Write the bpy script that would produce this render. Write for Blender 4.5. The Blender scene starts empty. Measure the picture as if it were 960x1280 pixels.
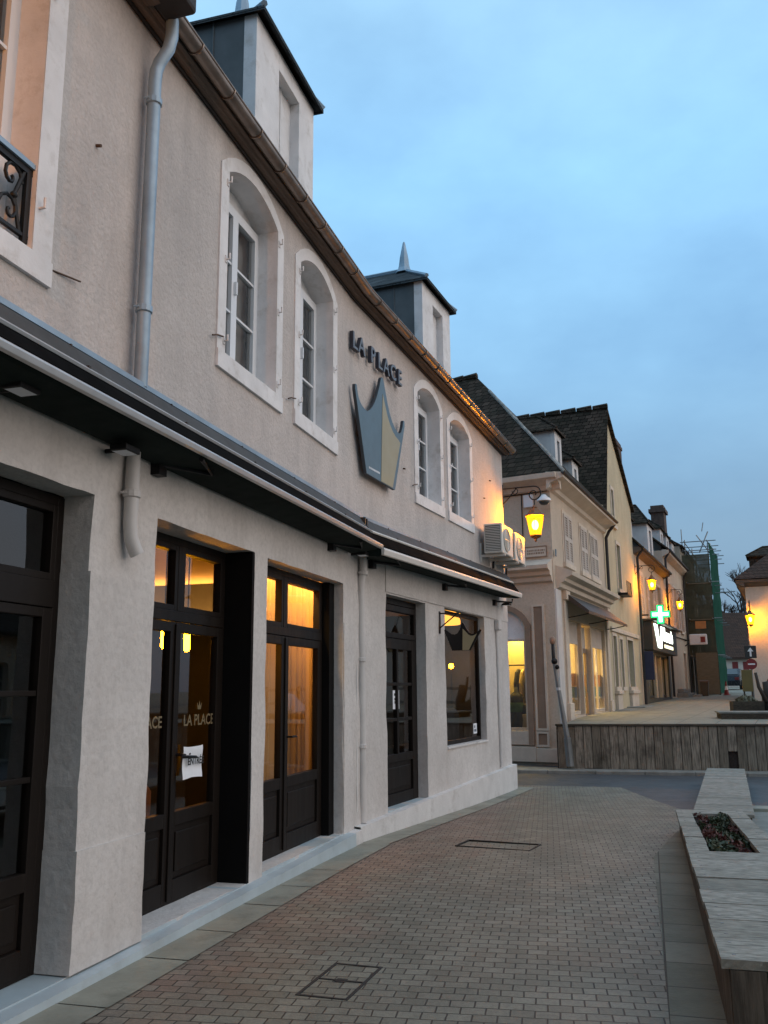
import bpy, bmesh, math, random
from mathutils import Vector, Matrix, noise
random.seed(7)
R = math.radians
scn = bpy.context.scene
COL = scn.collection
PI = math.pi

# ------------------------------------------------------------------ frames
class Fr:
    """wall frame: s runs along the wall, d stands out from it, z is up"""
    def __init__(self, o, h):
        self.o = Vector((o[0], o[1])); self.h = h
        self.u = Vector((math.sin(R(h)), math.cos(R(h)))); self.n = Vector((self.u.y, -self.u.x))
    def pt(self, s, d, z):
        q = self.o + self.u*s + self.n*d
        return Vector((q.x, q.y, z))
    def mat(self, s=0, d=0, z=0):
        return Matrix.Translation(self.pt(s, d, z)) @ Matrix.Rotation(R(90-self.h), 4, 'Z')
FA = Fr((-1.7774, 5.3569), 16.0)
FB = Fr(FA.pt(5.15, 0, 0)[:2], 22.5)
C0 = (4.12, 21.75)
FC = Fr(C0, 24.0)
FD = Fr((C0[0]-3*math.sin(R(120)), C0[1]-3*math.cos(R(120))), 120.0)
FR = Fr((14.5, 36.0), 114.0)          # right hand house, face towards the square
FRL = Fr((14.5+12*math.sin(R(24)), 36+12*math.cos(R(24))), 204.0)
FW = Fr((3.78, 20.33), 104.7)         # timber retaining wall
WORLD = Fr((0, 0), 90.0)              # s = x, d = -y
WB = 6.83                             # length of the far wing
def sm(a, b, x):
    t = max(0, min(1, (x-a)/(b-a))); return t*t*(3-2*t)
def gz(y):
    return -0.14*sm(7.5, 16.5, y)
def tz(y):
    return 0.82+min(60, max(0, y-20))*0.0135
def nz(p, sc=1.0, seed=0):
    return noise.noise(Vector((p[0]*sc+seed*7.3, p[1]*sc-seed*3.1, p[2]*sc+seed)))

# ------------------------------------------------------------------ objects
WM = {}
def tag(o, label=None, cat=None, group=None, kind=None):
    if label: o['label'] = label
    if cat: o['category'] = cat
    if group: o['group'] = group
    if kind: o['kind'] = kind
    return o
def thing(name, label, cat, M, group=None):
    o = bpy.data.objects.new(name, None); COL.objects.link(o)
    o.empty_display_size = 0.2
    o.matrix_world = M; WM[o.name] = M.copy()
    return tag(o, label, cat, group)
class MB:
    def __init__(self): self.v = []; self.f = []; self.m = []; self.mi = 0
    def add(self, vs, fs):
        b = len(self.v); self.v += [Vector(p) for p in vs]
        self.f += [[b+i for i in f] for f in fs]; self.m += [self.mi]*len(fs)
    def quad(self, a, b, c, d): self.add([a, b, c, d], [(0, 1, 2, 3)])
    def hexa(self, p):      # 8 points: bottom loop 0-3, top loop 4-7
        self.add(p, [(3, 2, 1, 0), (4, 5, 6, 7), (0, 1, 5, 4), (1, 2, 6, 5), (2, 3, 7, 6), (3, 0, 4, 7)])
    def box(self, F, s0, s1, d0, d1, z0, z1):
        self.hexa([F.pt(s0, d1, z0), F.pt(s1, d1, z0), F.pt(s1, d0, z0), F.pt(s0, d0, z0),
                   F.pt(s0, d1, z1), F.pt(s1, d1, z1), F.pt(s1, d0, z1), F.pt(s0, d0, z1)])
    def prism(self, F, poly, d0, d1):     # poly in (s, z), counter-clockwise seen from outside
        n = len(poly)
        self.add([F.pt(s, d1, z) for s, z in poly]+[F.pt(s, d0, z) for s, z in poly],
                 [tuple(range(n)), tuple(range(2*n-1, n-1, -1))]+[(i, n+i, n+(i+1) % n, (i+1) % n) for i in range(n)])
    def sweep(self, F, prof, s0, s1, zs=None, closed=True):   # prof in (d, z) swept along s
        n = len(prof); zs = zs or (lambda s: 0)
        self.add([F.pt(s0, d, z+zs(s0)) for d, z in prof]+[F.pt(s1, d, z+zs(s1)) for d, z in prof],
                 [(i, (i+1) % n, n+(i+1) % n, n+i) for i in range(n if closed else n-1)] +
                 ([tuple(range(n-1, -1, -1)), tuple(range(n, 2*n))] if closed else []))
    def tube(self, path, r, n=8, cap=True):
        path = [Vector(p) for p in path]; rings = []
        rr = r if isinstance(r, (list, tuple)) else [r]*len(path)
        ref = None
        for i, p in enumerate(path):
            t = (path[min(i+1, len(path)-1)]-path[max(i-1, 0)]).normalized()
            if ref is None:
                ref = t.orthogonal().normalized()
            a = (ref-t*ref.dot(t)).normalized(); ref = a; b = t.cross(a)
            rings.append([p+(a*math.cos(2*PI*k/n)+b*math.sin(2*PI*k/n))*rr[i] for k in range(n)])
        m = len(rings)
        fs = [(i*n+k, i*n+(k+1) % n, (i+1)*n+(k+1) % n, (i+1)*n+k) for i in range(m-1) for k in range(n)]
        if cap: fs += [tuple(range(n-1, -1, -1)), tuple((m-1)*n+k for k in range(n))]
        self.add([q for r_ in rings for q in r_], fs)
    def lathe(self, c, prof, n=16, rot=0, cap=True):   # prof (r, z) about a vertical axis through c
        c = Vector(c); vs = []
        for r, z in prof:
            vs += [c+Vector((r*math.cos(2*PI*k/n+rot), r*math.sin(2*PI*k/n+rot), z)) for k in range(n)]
        m = len(prof)
        fs = [(i*n+k, i*n+(k+1) % n, (i+1)*n+(k+1) % n, (i+1)*n+k) for i in range(m-1) for k in range(n)]
        if cap: fs += [tuple(range(n-1, -1, -1)), tuple((m-1)*n+k for k in range(n))]
        self.add(vs, fs)
    def ball(self, c, r, n=10, sq=1):
        self.lathe(c, [(r*math.sin(PI*(i+.02)/(n+.04)), -r*sq*math.cos(PI*(i+.02)/(n+.04))) for i in range(n+1)], n=n+4)
    def build(self, name, mat, parent=None, smooth=False, bevel=0, **kw):
        me = bpy.data.meshes.new(name)
        inv = WM[parent.name].inverted() if parent is not None else Matrix.Identity(4)
        me.from_pydata([inv @ v for v in self.v], [], self.f)
        for m in (mat if isinstance(mat, (list, tuple)) else [mat]): me.materials.append(m)
        me.polygons.foreach_set('material_index', self.m)
        if smooth: me.polygons.foreach_set('use_smooth', [True]*len(me.polygons))
        me.update()
        o = bpy.data.objects.new(name, me); COL.objects.link(o)
        if parent is not None:
            o.parent = parent; WM[o.name] = WM[parent.name]
        else: WM[o.name] = Matrix.Identity(4)
        if smooth == 'auto': me.set_sharp_from_angle(angle=R(35))
        if bevel:
            b = o.modifiers.new('soft_edge', 'BEVEL'); b.width = bevel; b.segments = 2; b.limit_method = 'ANGLE'; b.angle_limit = R(40)
        return tag(o, **kw)
def solo(mb, name, mat, M, label, cat, group=None, **kw):      # a thing that is one mesh
    me_par = thing('tmp', None, None, M)
    o = mb.build(name, mat, me_par, **kw)
    o.parent = None; o.matrix_world = M
    bpy.data.objects.remove(me_par)
    WM[o.name] = M.copy()
    return tag(o, label, cat, group)
def copy_tree(o, parent=None, M=None):
    c = o.copy(); COL.objects.link(c)
    if parent: c.parent = parent
    if M is not None: c.matrix_world = M
    WM[c.name] = M if M is not None else WM[parent.name]
    for ch in list(o.children): copy_tree(ch, c)
    return c
def text_mb(mb, F, txt, size, s, d, z, depth=0.0, offset=0.0, center=True, shear=0, slope=0, mirror=False):
    cu = bpy.data.curves.new('lettering', 'FONT'); cu.body = txt; cu.size = size; cu.extrude = depth/2; cu.offset = offset; cu.shear = shear
    cu.resolution_u = 3
    if center: cu.align_x = 'CENTER'
    ob = bpy.data.objects.new('lettering', cu); COL.objects.link(ob)
    bpy.context.view_layer.update()
    me = bpy.data.meshes.new_from_object(ob.evaluated_get(bpy.context.evaluated_depsgraph_get()))
    mb.add([F.pt(s+v.co.x, d+v.co.z, z+v.co.y+slope*v.co.x) for v in me.vertices], [tuple(p.vertices) for p in me.polygons])
    bpy.data.objects.remove(ob); bpy.data.curves.remove(cu); bpy.data.meshes.remove(me)

# ------------------------------------------------------------------ materials
class NT:
    def __init__(self, name):
        self.m = bpy.data.materials.new(name); self.m.use_nodes = True
        self.t = self.m.node_tree; self.t.nodes.clear()
        self.out = self.t.nodes.new('ShaderNodeOutputMaterial')
    def n(self, typ, **kw):
        nd = self.t.nodes.new('ShaderNode'+typ)
        for k, v in kw.items():
            if k.startswith('i_'):
                key = k[2:]; key = int(key) if key.isdigit() else key.replace('_', ' ')
                if hasattr(v, 'is_output') or isinstance(v, bpy.types.NodeSocket): self.t.links.new(v, nd.inputs[key])
                else: nd.inputs[key].default_value = v
            else: setattr(nd, k, v)
        return nd
    def math(self, op, a, b=0.0, c=0.0):
        nd = self.n('Math', operation=op)
        for i, x in enumerate((a, b, c)):
            if isinstance(x, bpy.types.NodeSocket): self.t.links.new(x, nd.inputs[i])
            else: nd.inputs[i].default_value = x
        return nd.outputs[0]
    def mix(self, f, a, b, blend='MIX'):
        nd = self.n('Mix', data_type='RGBA', blend_type=blend)
        for i, x in ((0, f), (6, a), (7, b)):
            if isinstance(x, bpy.types.NodeSocket): self.t.links.new(x, nd.inputs[i])
            else: nd.inputs[i].default_value = (*x, 1) if isinstance(x, tuple) and len(x) == 3 else x
        return nd.outputs[2]
    def ramp(self, f, stops):
        nd = self.n('ValToRGB'); self.t.links.new(f, nd.inputs[0])
        el = nd.color_ramp.elements
        while len(el) < len(stops): el.new(0.5)
        for e, (p, c) in zip(el, stops): e.position = p; e.color = (*c, 1) if isinstance(c, tuple) else (c, c, c, 1)
        return nd.outputs[0]
    def noise(self, vec, scale, detail=4, rough=.55):
        return self.n('TexNoise', i_Vector=vec, i_Scale=scale, i_Detail=detail, i_Roughness=rough).outputs[0]
    def obj(self): return self.n('TexCoord').outputs['Object']
    def finish(self, col, rough=.6, metal=0, bump=None, bstr=.3, bdist=.01, spec=.5, emis=None, estr=0, coat=0):
        p = self.n('BsdfPrincipled')
        def st(k, v):
            if isinstance(v, bpy.types.NodeSocket): self.t.links.new(v, p.inputs[k])
            else: p.inputs[k].default_value = (*v, 1) if isinstance(v, tuple) else v
        st('Base Color', col); st('Roughness', rough); st('Metallic', metal); st('Specular IOR Level', spec)
        if bump is not None:
            b = self.n('Bump', i_Height=bump, i_Strength=bstr, i_Distance=bdist)
            self.t.links.new(b.outputs[0], p.inputs['Normal'])
        if emis: st('Emission Color', emis); st('Emission Strength', estr)
        self.t.links.new(p.outputs[0], self.out.inputs[0])
        return self.m
def pmat(name, col, rough=.6, metal=0, var=.18, vs=2.5, bump=.25, bs=60, bdist=.006, col2=None, spec=.5, dirt=None, ds=1.2, stretch=None):
    t = NT(name); v = t.obj()
    if stretch:
        mp = t.n('Mapping', i_Vector=v); mp.inputs['Scale'].default_value = stretch; v = mp.outputs[0]
    a = tuple(c*(1-var) for c in col); b = col2 or tuple(min(1, c*(1+var)) for c in col)
    c = t.mix(t.ramp(t.noise(v, vs, 6, .6), [(.3, 0.0), (.7, 1.0)]), a, b)
    if dirt: c = t.mix(t.ramp(t.noise(v, ds, 8, .7), [(.52, 0.0), (.75, .75)]), c, dirt)
    nb = t.noise(v, bs, 5, .6)
    r = t.math('ADD', t.math('MULTIPLY', t.noise(v, vs*3, 4), .25), rough-.12)
    return t.finish(c, r, metal, nb, bump, bdist, spec)
def emat(name, col, strength):
    t = NT(name)
    e = t.n('Emission', i_Color=(*col, 1), i_Strength=strength)
    t.t.links.new(e.outputs[0], t.out.inputs[0]); return t.m
def glass(name, tint=(.9, .92, .93), ior=1.5, rough=.02, extra=.0):
    t = NT(name)
    v = t.obj()
    f = t.n('Fresnel', i_IOR=ior)
    bn = t.n('Bump', i_Height=t.noise(v, 1.6, 1), i_Strength=.06, i_Distance=.02)
    tr = t.n('BsdfTransparent', i_Color=(*tint, 1)); gl = t.n('BsdfGlossy', i_Color=(1, 1, 1, 1), i_Roughness=rough)
    t.t.links.new(bn.outputs[0], gl.inputs['Normal'])
    mx = t.n('MixShader')
    t.t.links.new(t.math('ADD', f.outputs[0], extra), mx.inputs[0]); t.t.links.new(tr.outputs[0], mx.inputs[1]); t.t.links.new(gl.outputs[0], mx.inputs[2])
    t.t.links.new(mx.outputs[0], t.out.inputs[0]); return t.m
def plaster(name, col, coarse, streak, dist, chips=None):
    t = NT(name); v = t.obj()
    mp = t.n('Mapping', i_Vector=v); mp.inputs['Scale'].default_value = (1, 1, .22)
    big = t.noise(v, .9, 6, .65); st = t.noise(mp.outputs[0], 2.2, 6, .7); fine = t.noise(v, coarse, 6, .7)
    c = t.mix(t.ramp(big, [(.3, 0.0), (.7, 1.0)]), tuple(x*.83 for x in col), tuple(min(1, x*1.10) for x in col))
    c = t.mix(t.ramp(t.noise(v, .55, 9, .8), [(.50, 0.0), (.53, .30)]), c, tuple(x*.86 for x in col))
    c = t.mix(t.ramp(t.noise(v, 3.3, 5, .7), [(.50, 0.0), (.68, .35)]), c, tuple(x*.80 for x in col))
    c = t.mix(t.ramp(st, [(.47, 0.0), (.72, .62)]), c, streak)
    c = t.mix(t.ramp(fine, [(.35, .35), (.55, 0.0)]), c, tuple(x*.62 for x in col))
    if chips: c = t.mix(t.ramp(t.noise(v, 14, 3), [(.70, 0.0), (.74, .5)]), c, chips)
    vo = t.n('TexVoronoi', i_Vector=v, i_Scale=coarse*.8).outputs[0]
    h = t.math('ADD', t.math('MULTIPLY', fine, 1.0), t.math('MULTIPLY', t.noise(v, 7, 3), 1.2))
    h = t.math('SUBTRACT', h, t.math('MULTIPLY', vo, .35))
    return t.finish(c, .88, 0, h, .55, dist, .25)
M = {}
M['plaster_up'] = plaster('rough_render', (.565, .515, .485), 34, (.36, .335, .325), .018)
M['plaster_low'] = plaster('painted_masonry', (.61, .578, .552), 22, (.43, .395, .37), .010, chips=(.40, .37, .34))
M['paint_white'] = pmat('white_stone_paint', (.70, .69, .69), .8, var=.12, bump=.4, bs=26, bdist=.006, dirt=(.42, .385, .345), ds=4.5)
M['plinth'] = pmat('plinth_paint', (.60, .585, .57), .8, var=.1, bump=.4, bs=30, bdist=.008, dirt=(.30, .27, .24), ds=2.2)
M['sill_paint'] = pmat('blue_grey_sill_paint', (.40, .47, .50), .55, var=.12, bump=.3, bs=25, bdist=.005, dirt=(.30, .32, .32), ds=2)
M['pvc'] = pmat('white_window_plastic', (.72, .73, .75), .35, var=.03, bump=.03)
M['blind'] = pmat('grey_blind', (.26, .28, .29), .8, var=.2, vs=1, bump=.1, stretch=(8, 8, .6))
M['dark_wood'] = pmat('dark_brown_paint', (.010, .007, .0055), .5, var=.25, vs=4, bump=.15, bs=50, bdist=.002, spec=.2, stretch=(1, 1, .15))
M['black_panel'] = pmat('black_lining', (.006, .0055, .0055), .7, var=.2, bump=.05, spec=.1)
M['zinc'] = pmat('zinc_sheet', (.26, .35, .43), .5, .35, var=.2, vs=3, bump=.08, bs=12, dirt=(.22, .22, .22))
M['zinc_warm'] = pmat('copper_brown_gutter', (.25, .205, .175), .38, .8, var=.3, vs=5, bump=.1, bs=14)
M['soffit'] = pmat('brown_eaves_boards', (.11, .085, .07), .8, var=.35, vs=6, bump=.3, bs=25, stretch=(.3, 6, 6))
M['soffit_dark'] = pmat('dark_eaves_moulding', (.02, .018, .018), .7, var=.3)
M['slate'] = None
M['cheek'] = pmat('grey_zinc_cheek', (.085, .093, .098), .6, var=.25, vs=2, bump=.2, bs=8, dirt=(.05, .06, .055))
M['awn_dark'] = pmat('dark_green_canvas', (.011, .017, .015), .85, var=.3, bump=.2, bs=120, spec=.12)
M['awn_black'] = pmat('black_canvas', (.004, .004, .004), .9, var=.3, bump=.1, spec=.04)
M['awn_case'] = pmat('grey_brown_awning_case', (.055, .048, .042), .55, .2, var=.2, bump=.05, spec=.3)
M['alu'] = pmat('pale_aluminium', (.60, .60, .60), .35, .7, var=.08, bump=.03)
M['cream_bar'] = pmat('cream_awning_bar', (.62, .58, .53), .5, .1, var=.06, bump=.03)
M['pipe_paint'] = pmat('painted_pipe', (.54, .52, .505), .55, var=.12, bump=.1, bs=20)
M['iron'] = pmat('black_iron', (.012, .012, .013), .5, .5, var=.3, bump=.2)
M['iron_rust'] = pmat('rusty_iron', (.10, .06, .04), .8, .3, var=.4, bump=.3)
M['cage_glow'] = pmat('orange_lit_cage', (.16, .075, .03), .5, .3, var=.3, bump=.2)  # lantern cages coloured orange to look lit by the bulb
M['sign_blue'] = pmat('blue_grey_sign_paint', (.082, .140, .180), .45, var=.05, bump=.03)
M['sign_edge'] = pmat('dark_sign_edge', (.03, .042, .055), .5, var=.1)
M['sign_gold'] = pmat('gold_sign_paint', (.34, .285, .17), .4, .1, var=.06, bump=.03)
M['dim_gold'] = pmat('dull_gold_lettering', (.16, .125, .07), .5, var=.06, bump=.03)
M['letter'] = pmat('navy_letter', (.022, .028, .045), .5, var=.1)
M['letter_face'] = pmat('slate_blue_letter_face', (.12, .15, .19), .5, var=.1)
M['glass'] = glass('window_glass', (.86, .88, .88), extra=.035)
M['glass_far'] = pmat('dark_window_glass', (.03, .035, .037), .08, var=.5, vs=.8, bump=.02, bs=3, spec=.8)
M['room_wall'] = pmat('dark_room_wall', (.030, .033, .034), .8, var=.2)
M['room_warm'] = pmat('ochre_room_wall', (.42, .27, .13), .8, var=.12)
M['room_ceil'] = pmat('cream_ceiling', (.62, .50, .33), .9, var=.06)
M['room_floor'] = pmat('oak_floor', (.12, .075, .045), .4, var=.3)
M['curtain'] = None
M['bulb'] = emat('lit_bulb', (1, .36, .003), 120)
M['bulb_soft'] = emat('lit_globe', (1, .74, .40), 9)
M['ceil_glow'] = emat('lit_ceiling_panel', (1, .55, .20), 11)
M['spot_yellow'] = emat('lit_shop_lamp', (1, .70, .22), 120)
M['lantern_bulb'] = emat('sodium_bulb', (1, .36, .0022), 1150)
def amber():
    t = NT('amber_lantern_glass')
    e = t.n('Emission', i_Color=(1, .34, .005, 1), i_Strength=3.4); tr = t.n('BsdfTransparent', i_Color=(1, .9, .7, 1)); mx = t.n('MixShader', i_0=.42)
    t.t.links.new(tr.outputs[0], mx.inputs[1]); t.t.links.new(e.outputs[0], mx.inputs[2]); t.t.links.new(mx.outputs[0], t.out.inputs[0]); return t.m
M['lantern'] = amber()
M['green_led'] = emat('green_led', (.03, .95, .24), 1.5)
M['white_led'] = emat('white_led', (.90, 1, .86), 3.2)
M['paper'] = pmat('white_paper', (.74, .76, .80), .7, var=.04, bump=.03)
M['ink'] = pmat('black_ink', (.02, .02, .02), .7)
M['ac'] = pmat('cream_unit_casing', (.60, .58, .53), .45, var=.06, bump=.03)
M['ac_dark'] = pmat('dark_grille', (.05, .05, .05), .6)
M['stucco_pink'] = plaster('pinkish_limewash', (.55, .46, .365), 20, (.44, .37, .30), .01)
M['stone_trim'] = pmat('pale_pink_stone', (.55, .475, .39), .75, var=.12, bump=.3, bs=20, dirt=(.33, .28, .24))
M['trim_brown'] = pmat('brown_moulding', (.24, .165, .115), .7, var=.15)
M['stucco_yellow'] = plaster('ochre_limewash', (.52, .45, .31), 16, (.35, .30, .22), .012)
M['stucco_beige'] = plaster('beige_render', (.53, .45, .34), 18, (.33, .28, .235), .012, chips=(.28, .23, .2))
M['stucco_white'] = plaster('pale_house_render', (.56, .51, .45), 14, (.45, .41, .37), .01)
M['shutter'] = pmat('faded_shutter', (.47, .42, .375), .7, var=.1, bump=.1)
M['green_shop'] = pmat('dark_olive_shopfront', (.045, .045, .035), .5, var=.15, bump=.05)
M['concrete'] = pmat('weathered_stone', (.20, .20, .18), .85, var=.25, vs=4, bump=.4, bs=30, dirt=(.10, .11, .085), ds=3)
M['net'] = None
M['plywood'] = pmat('plywood', (.135, .112, .072), .7, var=.2, vs=3, stretch=(1, 1, 4))
M['steel'] = pmat('galvanised_tube', (.22, .23, .23), .5, .6, var=.2)
M['hip_mortar'] = pmat('pale_hip_mortar', (.30, .28, .25), .9, var=.5, vs=6, bump=.6, bs=14, bdist=.04, dirt=(.04, .035, .03), ds=2)
M['asphalt'] = pmat('asphalt', (.05, .053, .057), .62, var=.25, vs=1.5, bump=.5, bs=150, bdist=.006, dirt=(.034, .036, .04), ds=.5)
M['soil'] = pmat('soil', (.02, .015, .012), .95, var=.4, bump=.8, bs=25, bdist=.03)
M['red_paint'] = pmat('red_paint', (.16, .014, .014), .6, var=.1)
M['blue_shop'] = pmat('navy_blind', (.02, .025, .06), .6, var=.1)
M['car_paint'] = pmat('dark_car_paint', (.02, .023, .028), .25, .3, var=.1, bump=.0)
M['rubber'] = pmat('rubber', (.012, .012, .012), .8)
M['cloth_dark'] = pmat('dark_clothing', (.025, .025, .03), .9, var=.4)
M['cloth_pale'] = pmat('pale_clothing', (.45, .38, .22), .9, var=.3)
M['cloth_green'] = pmat('green_clothing', (.08, .16, .05), .9, var=.3)
M['orange_box'] = pmat('orange_card', (.42, .17, .05), .7)
M['blue_box'] = pmat('blue_card', (.05, .16, .30), .6)
M['tan_leather'] = pmat('tan_leather', (.24, .13, .07), .5, var=.15)
M['white_plastic'] = pmat('white_sheet_plastic', (.62, .63, .68), .5, var=.08, bump=.3, bs=9, bdist=.03)
M['mustard'] = pmat('mustard_panel', (.13, .10, .03), .6, var=.12)
M['bark'] = pmat('bare_bark', (.045, .036, .03), .9, var=.3)
M['chimney'] = pmat('old_brick', (.075, .048, .038), .9, var=.35, vs=6, bump=.5, bs=18, bdist=.03)

def tiles(name, c1, c2, w, h, mort, horiz=False, moss=None):
    t = NT(name); v = t.obj()
    sx = t.n('SeparateXYZ', i_Vector=v)
    if horiz: cv = v
    else:
        hx = t.math('ADD', sx.outputs[0], t.math('MULTIPLY', sx.outputs[1], .83))
        cv = t.n('CombineXYZ', i_X=hx, i_Y=sx.outputs[2]).outputs[0]
    b = t.n('TexBrick', i_Vector=cv, i_Scale=1.0, i_Mortar_Size=mort, i_Brick_Width=w, i_Row_Height=h, i_Mortar_Smooth=.3, i_Bias=0)
    b.inputs['Color1'].default_value = (*c1, 1); b.inputs['Color2'].default_value = (*c2, 1)
    b.inputs['Mortar'].default_value = (*tuple(x*.35 for x in c1), 1)
    c = t.mix(t.ramp(t.noise(v, 1.6, 8, .75), [(.40, 0.0), (.70, .8)]), b.outputs[0], moss or tuple(x*.5 for x in c1))
    hgt = t.math('SUBTRACT', t.math('ADD', t.math('MULTIPLY', t.math('FRACT', t.math('DIVIDE', sx.outputs[2], -h)), .6), t.noise(v, 9, 3)), b.outputs[1])
    return t.finish(c, .85, 0, hgt, .9, .03, .06)
M['slate'] = tiles('slate_tiles', (.055, .066, .073), (.085, .098, .105), .22, .16, .006)
M['tile'] = tiles('old_clay_tiles', (.030, .023, .018), (.085, .060, .046), .2, .13, .01, moss=(.030, .029, .020))
M['tile_red'] = tiles('brown_clay_tiles', (.07, .045, .036), (.095, .058, .044), .2, .14, .01, moss=(.04, .034, .03))

def curtain_mat():
    t = NT('amber_curtain'); v = t.obj(); sx = t.n('SeparateXYZ', i_Vector=v)
    c = t.mix(t.noise(v, 3, 3), (.55, .33, .14), (.66, .42, .2))
    return t.finish(c, .85, 0, t.noise(v, 90, 2), .1, .002, .2)
M['curtain'] = curtain_mat()
def net_mat(name, col, op):
    t = NT(name); v = t.obj()
    mp = t.n('Mapping', i_Vector=v); mp.inputs['Scale'].default_value = (.35, .35, 1.2)
    f = t.math('ADD', t.math('MULTIPLY', t.noise(mp.outputs[0], 2.2, 5), .45), op-.22)
    d = t.n('BsdfDiffuse'); t.t.links.new(t.mix(t.noise(v, .9, 4), tuple(x*.6 for x in col), tuple(x*1.3 for x in col)), d.inputs[0])
    tr = t.n('BsdfTransparent'); mx = t.n('MixShader')
    t.t.links.new(f, mx.inputs[0]); t.t.links.new(tr.outputs[0], mx.inputs[1]); t.t.links.new(d.outputs[0], mx.inputs[2])
    t.t.links.new(mx.outputs[0], t.out.inputs[0]); return t.m
M['net'] = net_mat('green_netting', (.022, .072, .055), 1.0)
M['net_brown'] = net_mat('brown_netting', (.075, .075, .05), .92)

def planks(name, c1, c2, axis, width, stretch, dark=(.02, .018, .015)):
    """weathered boards: one random tone per board, grain along the board"""
    t = NT(name); v = t.obj(); sx = t.n('SeparateXYZ', i_Vector=v)
    idx = t.math('FLOOR', t.math('DIVIDE', sx.outputs[axis], width))
    wn = t.n('TexWhiteNoise', noise_dimensions='1D'); t.t.links.new(idx, wn.inputs['W'])
    mp = t.n('Mapping', i_Vector=v); mp.inputs['Scale'].default_value = stretch
    off = t.n('VectorMath', operation='ADD'); t.t.links.new(mp.outputs[0], off.inputs[0]); t.t.links.new(wn.outputs[1], off.inputs[1])
    g = t.noise(off.outputs[0], 9, 8, .65)
    c = t.mix(wn.outputs[0], c1, c2)
    c = t.mix(t.ramp(g, [(.38, .85), (.6, 0.0)]), c, tuple(x*.42 for x in c1))
    c = t.mix(t.ramp(t.noise(v, 1.7, 7, .7), [(.5, 0.0), (.72, .75)]), c, dark)
    return t.finish(c, .8, 0, g, .5, .006, .3)
M['deck'] = planks('grey_bench_boards', (.24, .24, .205), (.34, .335, .295), 0, .44, (4, 1.1, 2), (.12, .13, .115))
M['deck2'] = planks('grey_bench_boards_far', (.25, .25, .215), (.33, .325, .29), 0, .30, (4, 1.1, 2), (.13, .14, .125))
M['deck_side'] = planks('brown_side_boards', (.095, .08, .063), (.14, .12, .095), 0, .155, (5, 5, .45))
M['wall_boards'] = planks('brown_wall_boards', (.17, .152, .118), (.32, .288, .232), 0, .185, (5, 5, .35), (.03, .026, .02))
M['planter_boards'] = planks('dark_planter_boards', (.055, .045, .033), (.085, .07, .05), 2, .12, (.4, 5, 5))

def pavers():
    t = NT('interlocking_pavers'); v = t.obj()
    mp = t.n('Mapping', i_Vector=v); mp.inputs['Rotation'].default_value = (0, 0, R(10))
    sx = t.n('SeparateXYZ', i_Vector=mp.outputs[0]); X, Y = sx.outputs[0], sx.outputs[1]
    wob = t.math('MULTIPLY', t.math('SUBTRACT', t.noise(v, 3.1, 2), .5), .022)
    tri = lambda a, p: t.math('SUBTRACT', t.math('PINGPONG', a, p), p/2)
    X2 = t.math('ADD', t.math('ADD', X, t.math('MULTIPLY', tri(Y, .05), .0)), wob)
    Y2 = t.math('ADD', t.math('ADD', Y, t.math('MULTIPLY', tri(X, .0625), .0)), wob)
    cv = t.n('CombineXYZ', i_X=X2, i_Y=Y2)
    b = t.n('TexBrick', i_Vector=cv.outputs[0], i_Scale=1.0, i_Mortar_Size=.0048, i_Brick_Width=.125, i_Row_Height=.10, i_Mortar_Smooth=.35, i_Bias=0)
    b.inputs['Color1'].default_value = (0, 0, 0, 1); b.inputs['Color2'].default_value = (1, 1, 1, 1); b.inputs['Mortar'].default_value = (.5, .5, .5, 1)
    s2 = t.n('SeparateXYZ', i_Vector=v)
    dA = t.math('ADD', t.math('MULTIPLY', t.math('SUBTRACT', s2.outputs[0], FA.o.x), FA.n.x), t.math('MULTIPLY', t.math('SUBTRACT', s2.outputs[1], FA.o.y), FA.n.y))
    # reddish bricks run in a band beside the building and fan out at the road
    dB = t.math('ADD', t.math('MULTIPLY', t.math('SUBTRACT', s2.outputs[0], FB.o.x), FB.n.x), t.math('MULTIPLY', t.math('SUBTRACT', s2.outputs[1], FB.o.y), FB.n.y))
    dd = t.math('MAXIMUM', dA, dB)
    dn = t.math('ADD', dd, t.math('ADD', t.math('MULTIPLY', t.math('SUBTRACT', t.noise(v, 1.3, 4), .5), 1.7), t.math('MULTIPLY', t.math('SUBTRACT', b.outputs[0], .5), .5)))
    red = t.ramp(t.math('MULTIPLY', dn, .4), [(.30, .9), (.64, 0.0)])
    bri = t.n('SeparateColor'); t.t.links.new(b.outputs[0], bri.inputs[0]); rnd = bri.outputs[0]
    grey = t.mix(rnd, (.150, .147, .114), (.220, .214, .170)); redc = t.mix(rnd, (.205, .140, .108), (.285, .212, .168))
    c = t.mix(red, grey, redc)
    c = t.mix(t.ramp(t.noise(v, 1.5, 9, .78), [(.45, 0.0), (.70, .7)]), c, (.082, .077, .058))
    c = t.mix(t.ramp(t.noise(v, 5.5, 6, .75), [(.58, 0.0), (.72, .5)]), c, (.05, .05, .035))
    c = t.mix(t.ramp(t.noise(v, 19, 2), [(.74, 0.0), (.77, .6)]), c, (.03, .03, .025))
    c = t.mix(t.ramp(t.noise(v, 40, 4), [(.3, .35), (.6, 0.0)]), c, (.06, .06, .055))
    c = t.mix(b.outputs[1], c, (.030, .028, .023))
    h = t.math('SUBTRACT', t.math('ADD', t.math('MULTIPLY', t.noise(v, 90, 4), .35), t.math('MULTIPLY', rnd, .45)), t.math('MULTIPLY', b.outputs[1], 1.3))
    r = t.math('ADD', .42, t.math('MULTIPLY', t.noise(v, 1.6, 5), .4))
    return t.finish(c, r, 0, h, .8, .008, .4)
M['pavers'] = pavers()
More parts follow.
